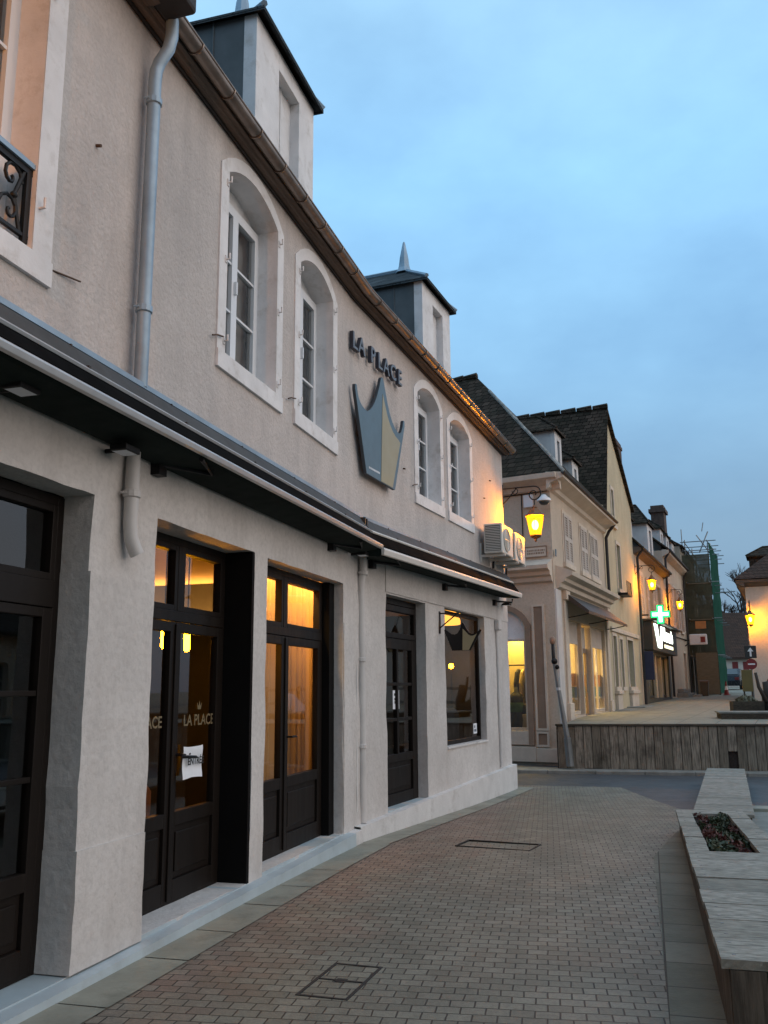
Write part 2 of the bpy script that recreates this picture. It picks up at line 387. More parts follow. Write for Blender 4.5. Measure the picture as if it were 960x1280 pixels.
def slabs(name, rot, w, l, c1, c2):
    t = NT(name); v = t.obj()
    mp = t.n('Mapping', i_Vector=v); mp.inputs['Rotation'].default_value = (0, 0, R(rot))
    b = t.n('TexBrick', i_Vector=mp.outputs[0], i_Scale=1.0, i_Mortar_Size=.007, i_Brick_Width=w, i_Row_Height=l, i_Mortar_Smooth=.3, offset=.0)
    b.inputs['Color1'].default_value = (*c1, 1); b.inputs['Color2'].default_value = (*c2, 1); b.inputs['Mortar'].default_value = (.02, .02, .016, 1)
    c = t.mix(t.ramp(t.noise(v, 2.0, 7, .7), [(.42, 0.0), (.72, .8)]), b.outputs[0], tuple(x*.5 for x in c1))
    return t.finish(c, .7, 0, t.math('SUBTRACT', t.noise(v, 40, 4), b.outputs[1]), .5, .008, .4)
M['kerb'] = slabs('stone_kerb_slabs', 16, 5.0, .46, (.115, .12, .088), (.165, .168, .13))
M['gutter_slab'] = pmat('pale_green_stone', (.24, .245, .20), .65, var=.18, vs=3, bump=.35, bs=35, dirt=(.10, .10, .075), ds=2.6)
M['terrace'] = slabs('street_paving', 24, .8, .4, (.215, .20, .15), (.25, .235, .18))

# ------------------------------------------------------------------ ground
g = MB()
for k, (x0, x1) in enumerate([(-300, -6), (-6, 12), (12, 300)]):
    ys = [-200, -8, 4, 7.5, 9, 10.5, 12, 13.5, 15, 16.5, 30, 500]
    for y0, y1 in zip(ys, ys[1:]):
        g.quad((x0, y0, gz(y0)-.03), (x1, y0, gz(y0)-.03), (x1, y1, gz(y1)-.03), (x0, y1, gz(y1)-.03))
g.build('road', M['asphalt'], kind='structure')
RD = Fr((2.05, 17.35), 106.0)        # near edge of the cross street
def road_y(x): return RD.o.y+(x-RD.o.x)*RD.u.y/RD.u.x
g = MB()
xs = [-5, -2, 0, 1, 2, 3, 4.2]
ys = [-6, 0, 4, 7.5, 8.5, 9.5, 10.5, 11.5, 12.5, 13.5, 14.5, 15.5, 99]
for x0, x1 in zip(xs, xs[1:]):
    for y0, y1 in zip(ys, ys[1:]):
        a, b = (y1, y1) if y1 != 99 else (road_y(x0), road_y(x1))
        g.quad((x0, y0, gz(y0)), (x1, y0, gz(y0)), (x1, b, gz(b)), (x0, a, gz(a)))
g.build('paved_square', M['pavers'], kind='structure')
# pavement beyond the benches (right)
g = MB()
for y0, y1 in [(-6, 4), (4, 7.5), (7.5, 9), (9, 10.5), (10.5, 12), (12, 13.2)]:
    g.quad((4.2, y0, gz(y0)-.002), (14, y0, gz(y0)-.002), (14, y1, gz(y1)-.002), (4.2, y1, gz(y1)-.002))
g.build('side_pavement', M['concrete'], kind='structure')
g = MB()
for i in range(8):
    a, b = 4.9+i*1.0, 4.9+(i+1)*1.0-.02
    g.hexa([Vector((a, 13.25-(a-4.2)*.26, -.25)), Vector((b, 13.25-(b-4.2)*.26, -.25)), Vector((b, 13.6-(b-4.2)*.26, -.25)), Vector((a, 13.6-(a-4.2)*.26, -.25)),
            Vector((a, 13.25-(a-4.2)*.26, -.05)), Vector((b, 13.25-(b-4.2)*.26, -.05)), Vector((b, 13.6-(b-4.2)*.26, -.05)), Vector((a, 13.6-(a-4.2)*.26, -.05))])
g.build('side_kerb', M['gutter_slab'], kind='structure', bevel=.01)
# stone strip along the benches
g = MB()
L0, L1 = (1.13, 3.9), (2.59, 9.2)
R0_, R1_ = (1.75, 3.9), (3.35, 9.4)
for i in range(12):
    f0, f1 = i/12, (i+1)/12
    P = lambda A, B, f: (A[0]+(B[0]-A[0])*f, A[1]+(B[1]-A[1])*f)
    q = [P(L0, L1, f0), P(R0_, R1_, f0), P(R0_, R1_, f1), P(L0, L1, f1)]
    g.quad(*[(x, y, gz(y)+.004) for x, y in q])
for q in [[(2.59, 9.2), (3.35, 9.4), (3.62, 10.4), (3.12, 10.4)], [(3.12, 10.4), (3.62, 10.4), (3.78, 11.3), (3.58, 11.4)]]:
    g.quad(*[(x, y, gz(y)+.004) for x, y in q])
g.build('stone_strip', M['kerb'], kind='structure')
# gutter slabs along the foot of the restaurant
g = MB()
def foot(F, s0, s1, step, w0, w1, d0):
    s = s0
    while s < s1-.05:
        e = min(s+step*random.uniform(.85, 1.15), s1)
        pts = [(s+.006, d0), (s+.006, w0+(w1-w0)*(s-s0)/(s1-s0)), (e-.006, w0+(w1-w0)*(e-s0)/(s1-s0)), (e-.006, d0)]
        P3 = [F.pt(a, b, 0) for a, b in pts]
        P3 = [Vector((p.x, p.y, gz(p.y)+.006+random.uniform(-.001, .002))) for p in P3]
        g.quad(*P3); s = e
foot(FA, -3, 5.12, .75, .40, .42, .04)
foot(FB, -.02, WB+.3, .8, .40, .32, .03)
g.build('gutter_slabs', M['gutter_slab'], kind='structure')
# pavement in front of the timber wall, with its kerb
g = MB(); g.box(FW, -4.2, 14, -.2, .46, -.4, -.105)
g.build('far_pavement', M['concrete'], kind='structure')
g = MB()
for i in range(18): g.box(FW, -4.2+i, -3.21+i, .463, .60, -.4, -.10)
g.build('far_kerb', M['concrete'], kind='structure', bevel=.012)
# raised street behind the timber wall
g = MB()
def wy(x): return FW.o.y+(x-FW.o.x)*FW.u.y/FW.u.x
ys = [0, 24, 28, 34, 42, 50, 60, 80, 400]
for x0, x1 in [(3.9, 6), (6, 9), (9, 13), (13, 18)]:
    for y0, y1 in zip(ys, ys[1:]):
        a = wy(x0)+.05 if y0 == 0 else y0; b = wy(x1)+.05 if y0 == 0 else y0
        if y0: q = (x0-(0 if x0 > 3.9 else .4), x1)
        sh = lambda y: (y-20)*.445 if y < 400 else 170
        if y0 == 0: g.quad((x0, a, tz(a)), (x1, b, tz(b)), (x1+sh(y1), y1, tz(y1)), (x0+sh(y1)-.6*(x0 == 3.9), y1, tz(y1)))
        else: g.quad((x0+sh(y0)-.6*(x0 == 3.9), y0, tz(y0)), (x1+sh(y0), y0, tz(y0)), (x1+sh(y1), y1, tz(y1)), (x0+sh(y1)-.6*(x0 == 3.9), y1, tz(y1)))
g.quad((18, wy(18)+.05, .8), (60, wy(18)+.05, .8), (120, 80, 1.6), (18+26.7, 80, 1.6))
g.build('raised_street', M['terrace'], kind='structure')

# ------------------------------------------------------------------ wall builder
def wall(mb, F, s0, s1, z0, z1, holes=(), amp=0, cell=9, ztop=None, d=0.0):
    """a wall face with openings: hole = (s0, s1, z0, z1, arch rise, reveal depth)"""
    S = {s0, s1}; Z = {z0, z1}
    for h in holes:
        S |= {h[0], h[1]}; Z |= {h[2], h[3]+h[4]}
    def sub(a):
        a = sorted(a); o = []
        for p, q in zip(a, a[1:]):
            k = max(1, math.ceil((q-p)/cell)); o += [p+(q-p)*i/k for i in range(k)]
        return o+[a[-1]]
    S = sub(S); Z = sub(Z)
    def P(s, z, dd=0.0):
        if ztop and abs(z-z1) < 1e-6: z = ztop(s)
        if amp:
            w = F.pt(s, 0, z)
            return F.pt(s+amp*nz(w, 4.3, 1), d+dd+amp*1.4*nz(w, 3.1, 2), z+amp*.7*nz(w, 4.3, 3))
        return F.pt(s, d+dd, z)
    inside = lambda s, z: any(h[0] < s < h[1] and h[2] < z < h[3]+h[4] for h in holes)
    idx = {}; vs = []; fs = []
    def vi(s, z):
        k = (round(s, 4), round(z, 4))
        if k not in idx: idx[k] = len(vs); vs.append(P(s, z))
        return idx[k]
    for a, b in zip(S, S[1:]):
        for c, e in zip(Z, Z[1:]):
            if not inside((a+b)/2, (c+e)/2): fs.append((vi(a, c), vi(b, c), vi(b, e), vi(a, e)))
    mb.add(vs, fs)
    for h in holes:
        a, b, c, e, r, dep = h
        Zh = [z for z in Z if c-1e-6 <= z <= (e if r else e+r)+1e-6]; Sh = [s for s in S if a-1e-6 <= s <= b+1e-6]
        if r and abs(Zh[-1]-e) > 1e-6: Zh.append(e)
        for p, q in zip(Zh, Zh[1:]):
            mb.quad(P(a, p), P(a, q), P(a, q, -dep), P(a, p, -dep)); mb.quad(P(b, q), P(b, p), P(b, p, -dep), P(b, q, -dep))
        for p, q in zip(Sh, Sh[1:]):
            mb.quad(P(q, c), P(p, c), P(p, c, -dep), P(q, c, -dep))
            if not r: mb.quad(P(p, e), P(q, e), P(q, e, -dep), P(p, e, -dep))
        if r:
            arc = arch(a, b, e, r)
            for (sa, za), (sb, zb) in zip(arc, arc[1:]):
                mb.quad(P(sa, za), P(sb, zb), P(sb, e+r), P(sa, e+r))
                mb.quad(P(sa, za), P(sb, zb), P(sb, zb, -dep), P(sa, za, -dep))
def arch(a, b, e, r, n=10):
    w = (b-a)/2; rad = (w*w+r*r)/(2*r); cx = (a+b)/2; cz = e+r-rad; t = math.asin(w/rad)
    return [(cx+rad*math.sin(-t+2*t*i/n), cz+rad*math.cos(-t+2*t*i/n)) for i in range(n+1)]
def surround(mb, F, a, b, c, e, r, w, d0, d1, wb=None):
    wb = wb or w
    inn = [(a, c), (a, e)]+arch(a, b, e, r)[1:-1]+[(b, e), (b, c)]
    out = [(a-w, c), (a-w, e+.02)]+arch(a-w, b+w, e+.02, r+.0+w*.75)[1:-1]+[(b+w, e+.02), (b+w, c)]
    for i in range(len(inn)-1):
        i0, i1, o0, o1 = inn[i], inn[i+1], out[i], out[i+1]
        p = lambda q, d: F.pt(q[0], d, q[1])
        mb.quad(p(i0, d1), p(i1, d1), p(o1, d1), p(o0, d1)); mb.quad(p(o0, d1), p(o1, d1), p(o1, d0), p(o0, d0)); mb.quad(p(i1, d1), p(i0, d1), p(i0, d0), p(i1, d0))
    mb.box(F, a-w, b+w, d0, d1+.012, c-wb, c)

def frame_rects(mb, F, s0, s1, z0, z1, w, d0, d1):
    mb.box(F, s0, s0+w, d0, d1, z0, z1); mb.box(F, s1-w, s1, d0, d1, z0, z1)
    mb.box(F, s0+w, s1-w, d0, d1, z0, z0+w); mb.box(F, s0+w, s1-w, d0, d1, z1-w, z1)
def casement(parent, F, s0, s1, z0, z1, d, rows, mat, gl, back, leaves=2, fw=.05, lw=.05, name='window', bars=.022, depth=.06, backd=.12):
    mb = MB(); frame_rects(mb, F, s0, s1, z0, z1, fw, d-depth, d)
    pn = MB(); W = (s1-s0-2*fw)/leaves
    for k in range(leaves):
        a, b = s0+fw+k*W, s0+fw+(k+1)*W
        frame_rects(mb, F, a, b, z0+fw, z1-fw, lw, d-depth+.012, d+.012)
        for r in range(1, rows):
            z = z0+fw+lw+(z1-z0-2*fw-2*lw)*r/rows
            mb.box(F, a+lw, b-lw, d-.035, d+.004, z-bars/2, z+bars/2)
        pn.quad(F.pt(a+lw, d-.022, z0+fw+lw), F.pt(b-lw, d-.022, z0+fw+lw), F.pt(b-lw, d-.022, z1-fw-lw), F.pt(a+lw, d-.022, z1-fw-lw))
    w = mb.build(name, mat, parent)
    pn.build('pane', gl, w)
    if back:
        bk = MB(); bk.quad(F.pt(s0, d-backd, z0), F.pt(s1, d-backd, z0), F.pt(s1, d-backd, z1), F.pt(s0, d-backd, z1)); bk.build('blind', back, w)
    return w

# ------------------------------------------------------------------ the restaurant
rest = thing('restaurant', 'long pale rendered restaurant with crown sign, dormers and dark glazed doors', 'building', FA.mat(0, 0, 0))
ZS = 3.5                                   # where the upper wall starts
# ground floor
DOOR_D = .25
h0 = (-2.3, 0.0, .06, 2.79, 0, .22); h1 = (.76, 2.39, .09, 2.78, 0, .27); h2 = (2.66, 4.76, .12, 2.77, 0, .20)
h3 = (.97, 2.41, .18, 2.79, 0, .15); h5 = (3.24, 5.30, .79, 2.80, 0, .12)
mb = MB()
wall(mb, FA, -4, 5.15, -.1, ZS, [h0, h1, h2], amp=.011, cell=.10)
wall(mb, FB, 0, WB, -.3, ZS, [h3, h5], amp=.009, cell=.10)
# thicker courses at the foot of the piers
def course(F, s0, s1, z0, z1, t, j=.012):
    n = max(2, int((z1-z0)/.12)); m = max(1, int((s1-s0)/.15))
    P = lambda i, k: F.pt(s0+(s1-s0)*i/m+j*nz((i*.4, k*.4, s0), 1.7, 5), t+j*.5*nz((i, k, s0), 1.1, 6), z0+(z1-z0)*k/n)
    for i in range(m):
        for k in range(n): mb.quad(P(i, k), P(i+1, k), P(i+1, k+1), P(i, k+1))
    for k in range(n):
        for ii, dep in ((0, .21), (m, .24)):
            a, b = P(ii, k), P(ii, k+1); q = F.n.to_3d()*-(t+dep)
            mb.quad(a, b, b+q, a+q)
    for i in range(m):
        a, b = P(i, n), P(i+1, n); q = F.n.to_3d()*-t
        mb.quad(a, b, b+q, a+q)
course(FA, -.006, .735, .07, 2.32, .014); course(FA, -.012, .725, .07, .72, .028)
course(FA, 4.775, 5.1, .1, 2.34, .012)
# far end wall and the wall behind
mb.quad(FB.pt(WB, 0, -.3), FB.pt(WB, -8, -.3), FB.pt(WB, -8, 5.9), FB.pt(WB, 0, 5.9))
mb.build('ground_floor_wall', M['plaster_low'], rest, smooth='auto')
# upper wall
zB = lambda s: 6.30-.045*s
W0 = (-2.0, -.73, 4.04, 6.2, .12, .22)
WA = [(1.69, 2.76, 4.33, 5.98, .17, .24), (3.37, 4.38, 4.33, 5.96, .17, .24)]
WBs = [(2.20, 3.17, 4.31, 5.82, .17, .24), (3.66, 4.70, 4.31, 5.76, .16, .24)]
mb = MB()
wall(mb, FA, -4, 5.15, ZS+.003, 6.36, WA+[W0[:3]+(6.0, .12, .22)], cell=1.0)
wall(mb, FB, 0, WB, ZS+.003, 6.36, WBs, cell=1.0, ztop=lambda s: zB(s)+.06)
mb.build('upper_wall', M['plaster_up'], rest)
# raised smooth patch where the downpipe side was re-rendered, small wall bolts
for F, s, z in [(FA, .42, 4.78), (FA, -.18, 5.05), (FB, .1, 4.62), (FB, 1.62, 4.55), (FB, 5.5, 4.9), (FB, 5.9, 5.3)]:
    mb = MB(); mb.tube([F.pt(s, -.01, z), F.pt(s, .035, z-.008)], .011, 7); mb.build('wall_bolt', M['iron_rust'], rest)
mb = MB(); mb.tube([FA.pt(-.53, 0, 4.02), FA.pt(-.30, .03, 4.05)], .006, 5); mb.build('wall_hook', M['iron_rust'], rest)
for F, s, z in [(FA, 1.5, 4.42), (FA, 3.1, 4.40), (FB, 1.98, 4.4)]:
    mb = MB(); mb.tube([F.pt(s-.07, .03, z-.03), F.pt(s, .035, z), F.pt(s+.12, .03, z+.03)], .007, 5); mb.build('wall_hook', M['iron_rust'], rest)
# flashing ledge on top of the awning housing
mb = MB(); mb.sweep(FA, [(0, 3.625), (.02, 3.625), (.125, 3.60), (.125, 3.565), (0, 3.56)][::-1], -4, 5.13)
mb.sweep(FB, [(0, 3.625), (.02, 3.625), (.125, 3.60), (.125, 3.565), (0, 3.56)][::-1], .0, WB-.2)
mb.build('zinc_ledge', M['zinc'], rest)
# plinth and sills
def ground_at(F, s, d):
    p = F.pt(s, d, 0); return gz(p.y)
mb = MB(); mbs = MB()
def plinth(mb, F, s0, s1, ztop, dout, n=12):
    for i in range(n):
        a, b = s0+(s1-s0)*i/n, s0+(s1-s0)*(i+1)/n
        j = lambda s: .006*nz((s, 0, F.h), 2.3)
        za, zb = ztop(a), ztop(b)
        q = [(a, dout+j(a), ground_at(F, a, dout)-.05), (b, dout+j(b), ground_at(F, b, dout)-.05), (b, dout-.005+j(b), zb-.008), (a, dout-.005+j(a), za-.008)]
        P = [F.pt(*x) for x in q]; mb.quad(*P)
        mb.quad(P[3], P[2], F.pt(b, .0, zb), F.pt(a, .0, za))
zA = lambda s: .055+.012*max(0, s)
plinth(mb, FA, 4.9, 5.15, zA, .10, 2)
plinth(mbs, FA, -4, 4.9, zA, .11)
plinth(mb, FB, 0, WB+.02, lambda s: .14+.022*s, .085)
mb.quad(FB.pt(WB+.02, .085, -.3), FB.pt(WB+.02, -1, -.3), FB.pt(WB+.02, -1, .29), FB.pt(WB+.02, .085, .29))
mb.build('plinth', M['plinth'], rest)
mbs.build('plinth', M['sill_paint'], rest, label='blue grey painted plinth along the big glazed doors')
for F, h, z in [(FA, h0, .058), (FA, h1, .085), (FA, h2, .115), (FB, h3, .178)]:
    mb = MB(); mb.box(F, h[0], h[1], -.5, .004, z-.2, z+.004); mb.build('door_sill', M['sill_paint'], rest)
mb = MB(); mb.box(FB, h5[0]+.002, h5[1]-.002, -.14, .02, .765, .793); mb.build('window_sill', M['plinth'], rest)
# raised band above the far shop openings
mb = MB(); mb.box(FB, .95, WB, .001, .014, 2.81, 3.15); mb.build('lintel_band', M['plaster_low'], rest, bevel=.004)
# eaves
def eaves(F, s0, s1, zs):
    mb = MB(); mb.sweep(F, [(0, 6.37), (0, 6.315), (.03, 6.30), (.035, 6.37)], s0, s1, zs); mb.build('eaves_moulding', M['soffit_dark'], rest)
    mb = MB(); mb.sweep(F, [(.035, 6.40), (.035, 6.325), (.085, 6.32), (.10, 6.345), (.135, 6.35), (.135, 6.40)], s0, s1, zs); mb.build('soffit', M['soffit'], rest)
    mb = MB()
    gd, gh_ = .195, 6.405
    prof = [(gd+.062*math.cos(t), gh_+.062*math.sin(t)) for t in [PI+PI*i/10 for i in range(11)]]
    prof += [(gd+.056*math.cos(t), gh_+.003+.056*math.sin(t)) for t in [2*PI-PI*i/10 for i in range(11)]]
    mb.sweep(F, prof, s0, s1, zs)
    mb.sweep(F, [(gd+.062+.010*math.cos(t), gh_+.003+.010*math.sin(t)) for t in [2*PI*i/8 for i in range(8)]], s0, s1, zs)
    n = int((s1-s0)/.55)
    for i in range(n):
        s = s0+.3+i*.55
        pr = [(gd+.067*math.cos(t), gh_+.067*math.sin(t)) for t in [PI+PI*k/10 for k in range(11)]]
        mb.tube([F.pt(s, d, z+zs(s)) for d, z in pr], .008, 6)
    mb.build('gutter', M['zinc_warm'], rest, smooth='auto')
eaves(FA, -4, 5.15, lambda s: 0.0)
eaves(FB, .0, WB+.12, lambda s: -.045*s)
# roof
mb = MB()
def rp(F, s, d, z): return F.pt(s, d, z)
mb.quad(rp(FA, -4, .14, 6.42), rp(FA, 5.15, .14, 6.42), rp(FA, 5.15, -4.2, 10.3), rp(FA, -4, -4.2, 10.3))
mb.quad(rp(FB, 0, .14, 6.42), rp(FB, WB+.12, .14, 6.1), rp(FB, WB+.12, -4.2, 10.0), rp(FB, 0, -4.2, 10.3))
mb.quad(rp(FA, 5.15, -4.2, 10.3), rp(FA, -4, -4.2, 10.3), rp(FA, -4, -8.6, 6.3), rp(FA, 5.15, -8.6, 6.3))
mb.quad(rp(FB, WB+.12, -4.2, 10.0), rp(FB, 0, -4.2, 10.3), rp(FB, 0, -8.6, 6.3), rp(FB, WB+.12, -8.6, 6.0))
mb.add([rp(FB, WB, 0, 5.9), rp(FB, WB, -8, 5.9), rp(FB, WB, -4.2, 9.9)], [(0, 1, 2)])
mb.add([rp(FA, 5.15, .14, 6.42), rp(FB, 0, .14, 6.42), rp(FA, 5.15, -4.2, 10.3), rp(FB, 0, -4.2, 10.3)], [(0, 1, 3, 2)])
mb.build('roof', M['slate'], rest)
# darker eaves lump of the neighbouring roof above the drainpipe
mb = MB(); mb.sweep(FA, [(.0, 6.36), (.16, 6.32), (.36, 6.36), (.38, 6.46), (.0, 6.75)], -4, .16)
mb.build('eaves_end', M['soffit'], rest)
mb = MB(); mb.box(FA, .10, .34, .14, .40, 6.33, 6.55); mb.build('gutter_stop', M['soffit_dark'], rest, bevel=.03)
# dormers
def dormer(F, s0, s1, zt, d, ohang=.12, spire=True, zb=6.25, depth=2.6, parent=None, mf='paint_white', mc='cheek', mr='slate', ms='paint_white', pitch=.42):
    parent = parent or rest
    mb = MB()
    # front, with the boarded opening
    w = s1-s0
    a, b, c, e = s0+.36*w, s0+.72*w, zb+.1, zt-.22
    mb.box(F, s0, a, d-.14, d, zb, zt); mb.box(F, b, s1, d-.14, d, zb, zt); mb.box(F, a, b, d-.14, d, e, zt)
    dm = mb.build('dormer', M[mf], parent, bevel=.006)
    mb = MB(); mb.box(F, a, b, d-.15, d-.11, zb, e)
    for k in range(1, 2): mb.box(F, a+(b-a)*k/2-.008, a+(b-a)*k/2+.008, d-.11, d-.10, zb, e)
    mb.build('shutter', M[ms], dm)
    mb = MB()
    for s in (s0+.003, s1-.003):
        mb.quad(F.pt(s, d-.14, zb), F.pt(s, d-depth, zb), F.pt(s, d-depth, zt), F.pt(s, d-.14, zt))
    if mc == 'cheek':
        for k in range(1, 6):
            for s in (s0-.004, s1+.004): mb.box(F, s-.008, s+.008, d-.14-.34*k, d-.125-.34*k, zb, zt)
    mb.build('cheek', M[mc], dm)
    mb = MB()
    o = ohang; zr = zt+pitch*w
    mid = (s0+s1)/2
    e0, e1 = (s0-o, d+.10), (s1+o, d+.10); r0 = (mid, d-.55); r1 = (mid, d-depth)
    A = lambda q, z: F.pt(q[0], q[1], z)
    for zz, fl in ((0, 1), (-.045, -1)):
        Z = zt+.02+zz
        mb.add([A(e0, Z), A(e1, Z), A(r0, zr+zz)], [(0, 1, 2)])
        mb.quad(A(e1, Z), F.pt(e1[0], d-depth, Z), A(r1, zr+zz), A(r0, zr+zz))
        mb.quad(F.pt(e0[0], d-depth, Z), A(e0, Z), A(r0, zr+zz), A(r1, zr+zz))
    mb.quad(A(e0, zt+.02), A(e1, zt+.02), A(e1, zt-.025), A(e0, zt-.025))
    mb.quad(A(e1, zt+.02), F.pt(e1[0], d-depth, zt+.02), F.pt(e1[0], d-depth, zt-.025), A(e1, zt-.025))
    mb.quad(A(e0, zt+.02), F.pt(e0[0], d-depth, zt+.02), F.pt(e0[0], d-depth, zt-.025), A(e0, zt-.025))
    rf = mb.build('roof', M[mr], dm)
    mb = MB()
    if spire: mb.lathe(F.pt(r0[0], r0[1], zr-.06), [(.16, 0), (.10, .1), (.085, .16), (.07, .3), (.02, .56), (.01, .58)], 8)
    mb.tube([A(r0, zr+.01), A(e0, zt+.035)], .035, 6); mb.tube([A(r0, zr+.01), A(e1, zt+.035)], .035, 6); mb.tube([A(r0, zr+.01), A(r1, zr+.01)], .04, 6)
    mb.build('finial' if spire else 'ridge_cap', M['zinc' if spire else mr], rf)
dormer(FA, 2.42, 4.0, 8.17, -.10, .06)
dormer(FB, 2.80, 4.14, 7.84, -.10, .06)
# stone surrounds and casements
for F, hs in ((FA, WA), (FB, WBs)):
    for i, (a, b, c, e, r, dep) in enumerate(hs):
        mb = MB(); surround(mb, F, a, b, c, e, r, .145, -.005, .014, .15)
        # hinge pins left in the stone
        su = mb.build('window_surround', M['paint_white'], rest)
        for zz in (c+.10, (c+e)/2, e-.12):
            for ss in (a-.03, b+.03):
                mb = MB(); mb.tube([F.pt(ss, .005, zz), F.pt(ss, .05, zz), F.pt(ss, .05, zz+.05)], .009, 6)
                mb.box(F, ss-.018, ss+.018, .013, .022, zz-.03, zz+.03)
                mb.build('shutter_pin', M['paint_white'], su)
        mb = MB()                                    # painted lining of the reveal
        for s in (a+.004, b-.004): mb.quad(F.pt(s, .012, c), F.pt(s, -.24, c), F.pt(s, -.24, e), F.pt(s, .012, e))
        mb.quad(F.pt(a, .012, c+.004), F.pt(b, .012, c+.004), F.pt(b, -.24, c+.02), F.pt(a, -.24, c+.02))
        ar = arch(a+.004, b-.004, e, r-.004)
        for (sa, za), (sb, zb) in zip(ar, ar[1:]): mb.quad(F.pt(sa, .012, za), F.pt(sb, .012, zb), F.pt(sb, -.24, zb), F.pt(sa, -.24, za))
        mb.prism(F, [(a, e-.02)]+[(b, e-.02)]+arch(a, b, e, r)[::-1], -.26, -.235)
        mb.build('reveal_lining', M['paint_white'], su)
        casement(rest, F, a, b, c+.02, e-.02, -.19, 3, M['pvc'], M['glass'], M['blind'], fw=.055, lw=.055)
        mb = MB(); mb.box(F, (a+b)/2-.014, (a+b)/2+.014, -.178, -.15, c+.78, c+.90); mb.build('window_handle', M['pvc'], rest)
# the big window at the left with its iron balcony
a, b, c, e, r, dep = -2.0, -.73, 4.04, 6.0, .12, .22
mb = MB(); surround(mb, FA, a, b, c, e, r, .17, -.005, .014, .15); su = mb.build('window_surround', M['paint_white'], rest)
mb = MB()
mb.quad(FA.pt(b-.004, .012, c), FA.pt(b-.004, -.24, c), FA.pt(b-.004, -.24, e), FA.pt(b-.004, .012, e))
mb.quad(FA.pt(a, .012, c+.004), FA.pt(b, .012, c+.004), FA.pt(b, -.24, c+.02), FA.pt(a, -.24, c+.02))
mb.build('reveal_lining', M['paint_white'], su)
mb = MB()
for zz in (c+.28, e-.3):
    mb.tube([FA.pt(b+.035, .005, zz), FA.pt(b+.035, .05, zz), FA.pt(b+.035, .05, zz+.06)], .01, 6)
mb.build('shutter_pin', M['paint_white'], su)
casement(rest, FA, a, b, c+.02, e-.02, -.19, 3, M['pvc'], M['glass'], M['blind'])
mb = MB()
zt_, zb_ = c+.52, c+.04; dd = -.03
mb.box(FA, a, b, dd-.03, dd+.03, zt_-.02, zt_+.012)
br = mb.build('balcony_rail', M['zinc'], rest)
mb = MB()
mb.box(FA, a, b, dd-.014, dd+.014, zt_-.06, zt_-.02); mb.box(FA, a, b, dd-.012, dd+.012, zb_+.03, zb_+.05)
for s in (b-.03, a+.03): mb.box(FA, s-.02, s+.02, dd-.014, dd+.014, zb_, zt_-.02)
k = b-.16
while k > a+.1:
    for sg in (1, -1):
        cx, cz = k, (zt_+zb_)/2+sg*.10
        mb.tube([FA.pt(cx+(.09-.008*i)*math.cos(i*.62)*sg, dd, cz+(.10-.0085*i)*math.sin(i*.62)) for i in range(12)], .011, 6)
    mb.tube([FA.pt(k+.09, dd, zb_+.05), FA.pt(k+.03, dd, (zt_+zb_)/2), FA.pt(k+.1, dd, zt_-.06)], .013, 6)
    mb.ball(FA.pt(k+.03, dd, (zt_+zb_)/2), .022, 6)
    k -= .22
mb.build('iron_scrollwork', M['iron'], br)
# downpipes
def pipe(F, path, r, mat, collars, nm='downpipe'):
    mb = MB(); mb.tube([F.pt(*q) for q in path], r, 12)
    p = mb.build(nm, mat, rest, smooth='auto')
    for s, d, z in collars:
        mb = MB(); mb.lathe(F.pt(s, d, z), [(r+.004, -.025), (r+.012, -.02), (r+.012, .02), (r+.004, .025)], 12)
        mb.tube([F.pt(s-r-.02, d-.04, z), F.pt(s-r-.012, d, z)], .007, 5)
        mb.build('collar', mat, p)
pipe(FA, [(.36, .19, 6.36), (.36, .19, 6.22), (.355, .17, 6.12), (.345, .11, 6.02), (.337, .09, 5.95), (.335, .085, 5.86), (.335, .085, 5.6), (.33, .085, 3.58)], .046, M['zinc'], [(.335, .085, 5.70), (.33, .085, 4.13)])
pipe(FA, [(.335, .055, 3.3), (.335, .055, 2.66), (.345, .06, 2.57), (.37, .075, 2.50), (.385, .085, 2.47)], .046, M['pipe_paint'], [(.335, .055, 2.86)])
pipe(FA, [(5.30, .07, 3.3), (5.30, .07, 3.0), (5.31, .04, 2.85), (5.32, .03, 2.7), (5.37, .03, .15)], .045, M['pipe_paint'], [(5.30, .07, 2.95), (5.335, .03, 1.95), (5.35, .03, .98)])
mb = MB(); mb.box(FA, 5.22, 5.255, .0, .012, .28, 2.72); mb.box(FA, 5.41, 5.43, -.0, .01, .45, 2.6); mb.build('pipe_chase', M['plinth'], rest)
pipe(FB, [(6.0, .02, 2.75), (6.03, .02, .3)], .028, M['pipe_paint'], [])
mb = MB(); mb.box(FB, 5.93, 6.12, .0, .09, 2.62, 2.80); mb.build('pipe_head', M['pipe_paint'], rest, bevel=.02)

